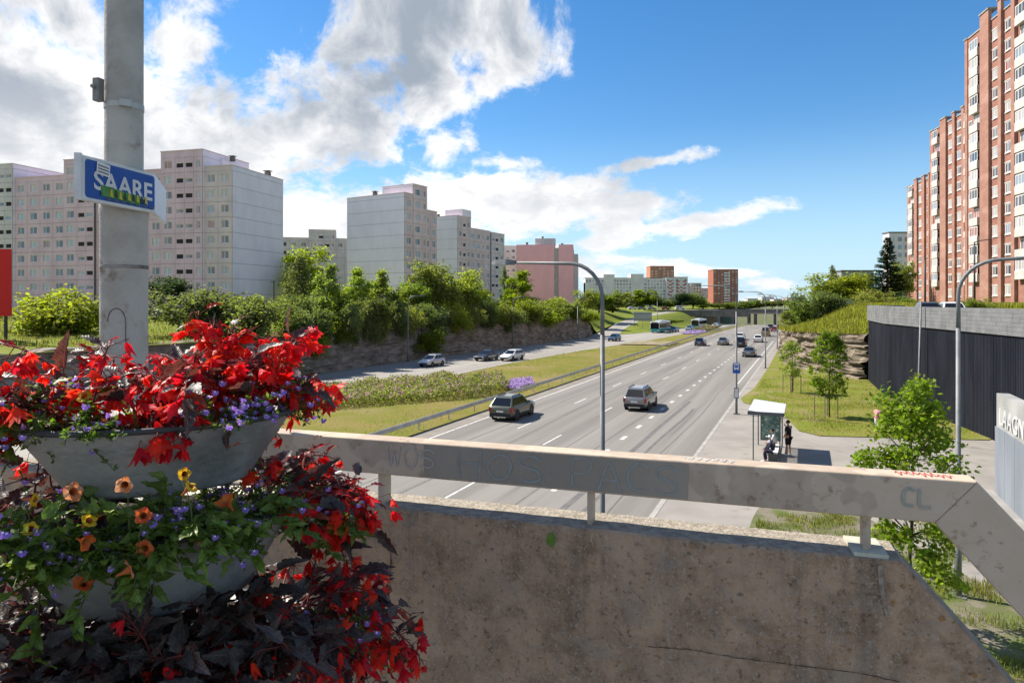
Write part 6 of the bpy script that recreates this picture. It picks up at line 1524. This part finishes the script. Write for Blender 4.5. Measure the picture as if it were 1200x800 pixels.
def trumpet(mat, r=.019):
    mb = MB(); n = 30; vs = []; ph = [R.uniform(0, 6.28) for _ in range(4)]; cup = R.uniform(-.004, .008)
    prof = [(.0022, -.022), (.003, -.012), (.006, -.004), (.45, None), (.8, None), (1., None)]
    for i, (rr_, z) in enumerate(prof):
        for j in range(n):
            th = 2*math.pi*j/n; lob = 1+.10*math.cos(5*th)
            if z is None: q = rr_*r*(lob if rr_ > .5 else 1); zz = .003+.006*rr_-cup*(rr_**3)+.0018*math.cos(5*th)*rr_+.0012*math.sin(11*th+ph[0])*rr_+.0022*math.sin(2*th+ph[1])*rr_; q *= 1+.07*math.sin(3*th+ph[2])*rr_
            else: q = rr_; zz = z
            vs.append((q*math.cos(th), q*math.sin(th), zz))
    fs = [(i*n+j, i*n+(j+1) % n, (i+1)*n+(j+1) % n, (i+1)*n+j) for i in range(5) for j in range(n)]
    mb.add(vs, fs[:3*n], 1); mb.v = []; mb.f = []; mb.mi = []
    mb.add(vs, []); 
    for idx, f in enumerate(fs): mb.f.append(f); mb.mi.append(1 if idx < 3*n else 0)
    return mb.mesh('flower', [mat, throat], True)
TR = {k: [trumpet(m_, r_*R.uniform(.85, 1.15)) for _ in range(4)] for k, m_, r_ in (('o', oran, .019), ('a', apri, .019), ('y', yell, .015))}
mb = MB()
for k, a in enumerate((-100, -62, -25, 150, 205)):
    c_, s_ = math.cos(rad(a)), math.sin(rad(a)); l = .0085 if k < 3 else .006; w = .0036 if k < 3 else .0018
    mb.add([(0, 0, 0), (c_*l*.6-s_*w, s_*l*.6+c_*w, .001), (c_*l, s_*l, .0), (c_*l*.6+s_*w, s_*l*.6-c_*w, .001)], [(0, 1, 2, 3)])
mb.add([(-.0015, -.0015, .0012), (.0015, -.0015, .0012), (.0015, .0015, .0012), (-.0015, .0015, .0012)], [(0, 1, 2, 3)], 1)
LOB = mb.mesh('flower', [lob_m, white_e])
def aim(d, up=Vector((0, 0, 1)), roll=0.):
    """rotation taking +x to d, keeping the face towards up"""
    x = Vector(d).normalized(); y = up.cross(x)
    if y.length < .05: y = Vector((0, 1, 0)).cross(x)
    y.normalize(); z = x.cross(y); m = Matrix((x, y, z)).transposed().to_4x4()
    return (m @ Matrix.Rotation(roll, 4, 'X')).to_euler()
def arc(p, d, L, g_, n=7, rr=R):
    pts = [Vector(p)]; d = Vector(d).normalized()
    for i in range(n):
        pts.append(pts[-1]+d*L/n); d = (d+Vector((rr.gauss(0, .05), rr.gauss(0, .05), -g_/n))).normalized()
    return pts
def begonia(root, out, nst, L, label, group, nleaf=5, nfl=4, red=.3, seed=1, upw=.8, grav=1.5, spread=.8, fl=True, lsc=1.):
    """arching red stems, wing leaves along them and pendant red bells at the ends"""
    rr = random.Random(seed); t = thing('begonia', label, 'begonia', root, 0, group); sm_ = MB(); out = Vector(out)
    for k in range(nst):
        d = out+Vector((rr.gauss(0, spread), rr.gauss(0, spread*.7), upw+rr.gauss(0, .3))); l = L*rr.uniform(.65, 1.15)
        pts = arc((rr.gauss(0, .03), rr.gauss(0, .02), 0), d, l, grav*rr.uniform(.7, 1.2), 8, rr)
        sm_.tube(pts, [.0036-.0024*i/8 for i in range(9)], 5)
        for i in range(nleaf):
            f = rr.uniform(.25, 1.); q = f*8; j = min(7, int(q)); p = pts[j].lerp(pts[j+1], q-j); tan = (pts[j+1]-pts[j]).normalized()
            side = Vector((rr.gauss(0, 1), rr.gauss(0, 1), rr.gauss(.1, .5))); dd = (tan*.5+side*.7); dd.normalize()
            pe = p+dd*rr.uniform(.012, .035); sm_.tube([p, pe], .0013, 4)
            isr = rr.random() < red; me = rr.choice(BR if isr else BL)
            put('leaf', me, t, pe, aim(dd, Vector((rr.gauss(0, .4), rr.gauss(0, .4)-.3, 1)), rr.gauss(0, .5)), rr.uniform(.45, .85)*lsc)
        if fl:
            for i in range(nfl):
                f = rr.uniform(.55, 1.); q = f*8; j = min(7, int(q)); p = pts[j].lerp(pts[j+1], q-j)
                e = p+Vector((rr.gauss(0, .025), rr.gauss(0, .025), rr.uniform(-.02, .025))); e2_ = e+Vector((rr.gauss(0, .008), rr.gauss(0, .008), -rr.uniform(.01, .03)))
                sm_.tube([p, e, e2_], .0011, 4)
                put('flower', rr.choice(FLW), t, e2_, (rr.gauss(0, .55), rr.gauss(0, .55), rr.uniform(0, 6.28)), rr.uniform(.75, 1.15))
    sm_.build('stems', stem_red, t, True); return t
def calib(root, out, nst, L, label, flowers, seed, group, upw=.25, nl=10, grav=1.2, spread=.7):
    rr = random.Random(seed); t = thing('calibrachoa', label, 'flowering plant', root, 0, group); sm_ = MB(); out = Vector(out); ends = []
    for k in range(nst):
        d = out+Vector((rr.gauss(0, spread), rr.gauss(0, spread*.5), upw+rr.gauss(0, .35))); pts = arc((rr.gauss(0, .05), rr.gauss(0, .03), 0), d, L*rr.uniform(.5, 1.1), grav, 7, rr)
        sm_.tube(pts, [.0022-.0012*i/7 for i in range(8)], 5); ends.append((pts, pts[-1]-pts[-2]))
        for i in range(nl):
            f = .12+.88*(i+rr.random())/nl; q = min(6.99, f*7); j = int(q); p = pts[j].lerp(pts[j+1], q-j); a = rr.uniform(0, 6.28); tan = (pts[j+1]-pts[j]).normalized()
            dd = (tan*.6+Vector((math.cos(a), math.sin(a), rr.uniform(-.1, .6)))).normalized(); put('leaf', rr.choice(GLF), t, p, aim(dd, Vector((0, -.3, 1)), rr.gauss(0, .4)), rr.uniform(.7, 1.25))
    view = Vector((-root[0], -root[1], .25)).normalized()
    for c_ in flowers:
        if isinstance(c_, tuple):                     # a trumpet whose place is known
            Yf = root[1]-.10; e = Vector(((c_[0]-600)/800*Yf, Yf, EYE-(c_[1]-353)/800*Yf))-Vector(root); p = min((q for q_, _ in ends for q in q_[2:]), key=lambda q: (q-e).length)
            d = (view+Vector((rr.gauss(0, .6), rr.gauss(0, .4), rr.gauss(.2, .4)))).normalized(); sm_.tube([p, p.lerp(e, .5)+Vector((0, 0, .008)), e-d*.02], .0012, 4); put('flower', rr.choice(TR[c_[2]]), t, e, d.to_track_quat('Z', 'Y').to_euler(), rr.uniform(.9, 1.15)); continue
        pts, tan = rr.choice(ends); j = rr.randint(3, 7); p = pts[j]; d = (view*1.0+Vector((rr.gauss(0, .45), rr.gauss(0, .45), rr.gauss(.1, .35)))).normalized()
        e = p+d*.03+Vector((0, 0, .012)); sm_.tube([p, p.lerp(e, .5)+Vector((0, 0, .006)), e-d*.02], .0012, 4); put('flower', rr.choice(TR[c_]), t, e, d.to_track_quat('Z', 'Y').to_euler(), rr.uniform(.85, 1.15))
    sm_.build('stems', stem_grn, t, True); return t
def lobelia(root, out, L, n, nf, label, seed, group, upw=.5, spread=.6):
    rr = random.Random(seed); t = thing('lobelia', label, 'flowering plant', root, 0, group); fo = MB(); sm_ = MB(); out = Vector(out); tips = []
    for k in range(n):
        d = out+Vector((rr.gauss(0, spread), rr.gauss(0, spread*.6), upw+rr.gauss(0, .35))); pts = arc((rr.gauss(0, .04), rr.gauss(0, .03), 0), d, L*rr.uniform(.5, 1.1), .9, 6, rr); sm_.tube(pts, .0009, 4, cap=False); tips += pts[3:]
        for i in range(26):
            q = rr.uniform(.5, 5.99); j = int(q); p = pts[j].lerp(pts[j+1], q-j); dd = Vector((rr.gauss(0, 1), rr.gauss(0, 1), rr.gauss(.2, .7))).normalized(); s_ = dd.cross(Vector((rr.gauss(0, .5), rr.gauss(0, .5), 1))).normalized(); l = rr.uniform(.009, .018); fo.add([p, p+dd*l*.5+s_*l*.25, p+dd*l, p+dd*l*.5-s_*l*.25], [(0, 1, 2), (0, 2, 3)])
    view = Vector((-root[0], -root[1], .3)).normalized()
    for i in range(nf):
        p = rr.choice(tips)+Vector((rr.gauss(0, .008), rr.gauss(0, .008), rr.gauss(.004, .006))); d = (view+Vector((rr.gauss(0, .5), rr.gauss(0, .5), rr.gauss(.2, .4)))).normalized(); put('flower', LOB, t, p, d.to_track_quat('Z', 'Y').to_euler(), rr.uniform(1., 1.6))
    sm_.build('stems', stem_grn, t); f_ = fo.build('foliage', leaf_lob, t); f_['kind'] = 'stuff'; return t
leaf_lob = leaf_mat('lobelia_leaf', (.11, .16, .03), (1.5, 1.6, .6), .4)
GB = 'begonias in the planter'; GC = 'calibrachoas in the planter'; GLb = 'lobelias in the planter'
V = lambda s, d, z=0: AX*s+BX*d+Vector((0, 0, z))
# upper bowl, from left to right
top = [(-.20, -.02, 6, .27, 'leftmost red begonia in the top bowl, arching left over the rim', V(-.6, .1), 1.1, .5, 6), (-.06, -.13, 6, .15, 'red begonia at the front of the top bowl, its bells hanging over the rim', V(-.1, -.2), .9, .25, 4), (.03, -.04, 7, .26, 'red begonia in the middle of the top bowl', V(-.05, -.2), 1.1, .4, 7),
       (.08, .05, 7, .25, 'tall red begonia right of centre in the top bowl', V(.2, -.1), 1.5, .5, 8), (.16, .03, 8, .30, 'tallest red begonia at the right of the top bowl', V(.25, .0), 1.7, .55, 8), (.21, .02, 8, .25, 'red begonia at the right rim, reaching out to the right', V(.6, .1), 1.0, .5, 8), (-.11, .05, 7, .30, 'red begonia at the back left of the top bowl', V(-.5, .1), 1.1, .55, 7), (-.22, .06, 6, .29, 'red begonia behind the left rim of the top bowl', V(-.7, .1), .9, .5, 7)]
for i, (s_, d_, n, L, lab, out, up_, rd, nf) in enumerate(top): begonia(S(s_, d_, -.31), out, n, L, lab, GB, 6, nf+5, rd*.7, 20+i, up_, 1.7, .5)
lobelia(S(-.24, -.08, -.31), V(-.4, -.1), .2, 26, 44, 'purple lobelia at the left of the top bowl', 31, GLb); lobelia(S(.08, -.16, -.31), V(.15, -.2), .11, 22, 34, 'purple lobelia at the front right of the top bowl, under the red bells', 32, GLb, .8)
lobelia(S(.17, -.13, -.31), V(.2, -.2), .13, 28, 46, 'purple lobelia just left of the right rim of the top bowl', 33, GLb, .8); lobelia(S(.26, -.02, -.31), V(.7, -.1), .15, 24, 26, 'pale lobelia spilling over the right rim of the top bowl', 34, GLb)
lobelia(S(-.14, -.16, -.31), V(-.1, -.2), .1, 24, 12, 'leafy lobelia at the front left of the top bowl', 36, GLb, .8)
calib(S(-.28, -.04, -.31), V(-.7, -.3), 7, .14, 'yellow calibrachoa at the far left of the top bowl', 'yyoyy', 41, GC, .5)
calib(S(-.02, -.2, -.5), V(0, -.5), 4, .12, 'green sprig rising before the front of the top bowl', '', 42, GC, 1.4, 7, .8, .4)
# middle bowl
mid_ = [(-.28, -.08, [(38, 585, 'y'), (37, 620, 'y')], 'calibrachoa at the left end of the middle bowl'), (-.2, -.17, [(85, 576, 'a'), (103, 611, 'y'), (98, 634, 'o')], 'calibrachoa with orange trumpets at the left front of the middle bowl'), (-.08, -.22, [(147, 567, 'a'), (168, 604, 'o'), (98, 684, 'o'), (150, 668, 'a')], 'orange calibrachoa at the front of the middle bowl'), (.03, -.23, [(170, 642, 'o'), (222, 571, 'y'), (215, 555, 'y')], 'apricot and yellow calibrachoa right of the front of the middle bowl'), (.15, -.19, [(267, 590, 'o'), (240, 631, 'a')], 'calibrachoa with one big orange trumpet at the right of the middle bowl')]
for i, (s_, d_, fl_, lab) in enumerate(mid_): calib(S(s_, d_, -.555), V(-.1+.06*i, -.6), 13, .19, lab, fl_, 50+i, GC, .55, 12, 1.5)
for i, (s_, d_, lab) in enumerate(((-.25, -.12, 'lobelia among the calibrachoas at the left of the middle bowl'), (-.13, -.2, 'lobelia under the front orange trumpets'), (.08, -.2, 'lobelia right of the front trumpets in the middle bowl'), (.24, -.1, 'lobelia at the right rim of the middle bowl'), (0, -.16, 'leafy lobelia behind the front trumpets'), (-.12, .12, 'lobelia at the back of the middle bowl, left'), (.1, .14, 'lobelia at the back of the middle bowl, right'), (.22, .06, 'lobelia at the back right of the middle bowl'))): lobelia(S(s_, d_, -.555), V(s_, -.6), .15, 24, 22, lab, 60+i, GLb, .6)
rs_ = [(.27, .05, 8, .30, 'begonia cascading right from the middle bowl towards the rail', V(1., .25), .9), (.27, -.05, 7, .22, 'begonia hanging at the right of the middle bowl, heavy with red bells', V(1., -.2), .4), (.24, .12, 7, .32, 'begonia behind the right rim of the middle bowl, dark leaved', V(.9, .3), 1.1), (.3, -.02, 7, .29, 'begonia trailing below the rail, right of the middle bowl', V(1.1, .0), .3)]
for i, (s_, d_, n, L, lab, out, up_) in enumerate(rs_): begonia(S(s_, d_, -.555), out, n, L, lab, GB, 6, 6, .35, 70+i, up_, 1.7, .7)
calib(S(.34, -.04, -.64), V(.8, -.2), 10, .16, 'green calibrachoa with few yellow and orange trumpets right of the bowls', 'yoyo', 81, GC, .3, 12, .8); lobelia(S(.36, .0, -.62), V(.7, -.2), .16, 16, 16, 'lobelia sprig right of the bowls before the concrete', 82, GLb)
# lowest bowl
lw_ = [(-.34, -.06, V(-.6, -.3), 'dark leaved begonia at the left of the lowest bowl', 0), (-.24, -.18, V(-.2, -.7), 'dark leaved begonia at the left front of the lowest bowl', 0), (-.12, -.25, V(-.1, -.8), 'dark leaved begonia left of the front of the lowest bowl', 0), (0, -.26, V(0, -.8), 'dark leaved begonia at the very front of the lowest bowl', 1), (.1, -.24, V(.1, -.8), 'dark leaved begonia right of the front of the lowest bowl', 0), (.2, -.18, V(.4, -.6), 'dark begonia with a few red bells at the right front of the lowest bowl', 2), (-.1, -.12, V(-.1, -.4), 'dark leaved begonia behind the front plants of the lowest bowl, left', 0), (.08, -.1, V(.1, -.4), 'dark leaved begonia behind the front plants of the lowest bowl, right', 0), (-.22, .0, V(-.3, -.3), 'dark leaved begonia under the left of the middle bowl', 0)]
for i, (s_, d_, out, lab, nf) in enumerate(lw_): begonia(S(s_, d_, -.89), out, 11, .22, lab, GB, 11, nf, .04, 90+i, .9, 1.3, .7, nf > 0, 1.0)
lr_ = [(.27, -.1, V(.8, -.4), 'begonia with large red bells at the lower right of the planter', .7, .24), (.33, -.02, V(1., 0), 'begonia reaching right before the concrete wall, low down', .9, .28), (.33, .08, V(1.1, .1), 'outermost begonia at the lower right with spiky red bells', .7, .34), (.24, -.16, V(.5, -.6), 'begonia at the bottom right with hanging red bells', .5, .22), (.35, -.04, V(1., -.1), 'lowest begonia at the right, trailing to the deck', .2, .32)]
for i, (s_, d_, out, lab, up_, L) in enumerate(lr_): begonia(S(s_, d_, -.89), out, 8, L, lab, GB, 6, 6, .25, 110+i, up_, 1.6, .7)
lobelia(S(.34, -.1, -.9), V(.8, -.4), .2, 18, 16, 'lobelia tuft at the bottom right among the red bells', 121, GLb, .4)
calib(S(-.3, -.1, -.60), V(-.7, -.3), 12, .2, 'leafy calibrachoa hanging from the left of the middle bowl', 'ay', 124, GC, .3, 12, 1.2)
begonia(S(-.34, .06, -.89), V(-.7, .1), 10, .24, 'dark leaved begonia at the far left behind the lowest bowl', GB, 10, 1, .1, 131, 1.0, 1.2, .6, True)
begonia(S(-.3, .14, -.56), V(-.8, .2), 8, .22, 'dark begonia behind the left rim of the middle bowl', GB, 8, 2, .2, 132, .9, 1.2, .6, True)
lobelia(S(-.33, .0, -.56), V(-.8, -.1), .2, 22, 26, 'lobelia at the far left of the middle bowl', 125, GLb, .6)
calib(S(-.36, -.1, -.86), V(-.5, -.5), 9, .2, 'leafy calibrachoa at the lower left edge with an orange trumpet', 'oo', 122, GC, .5)
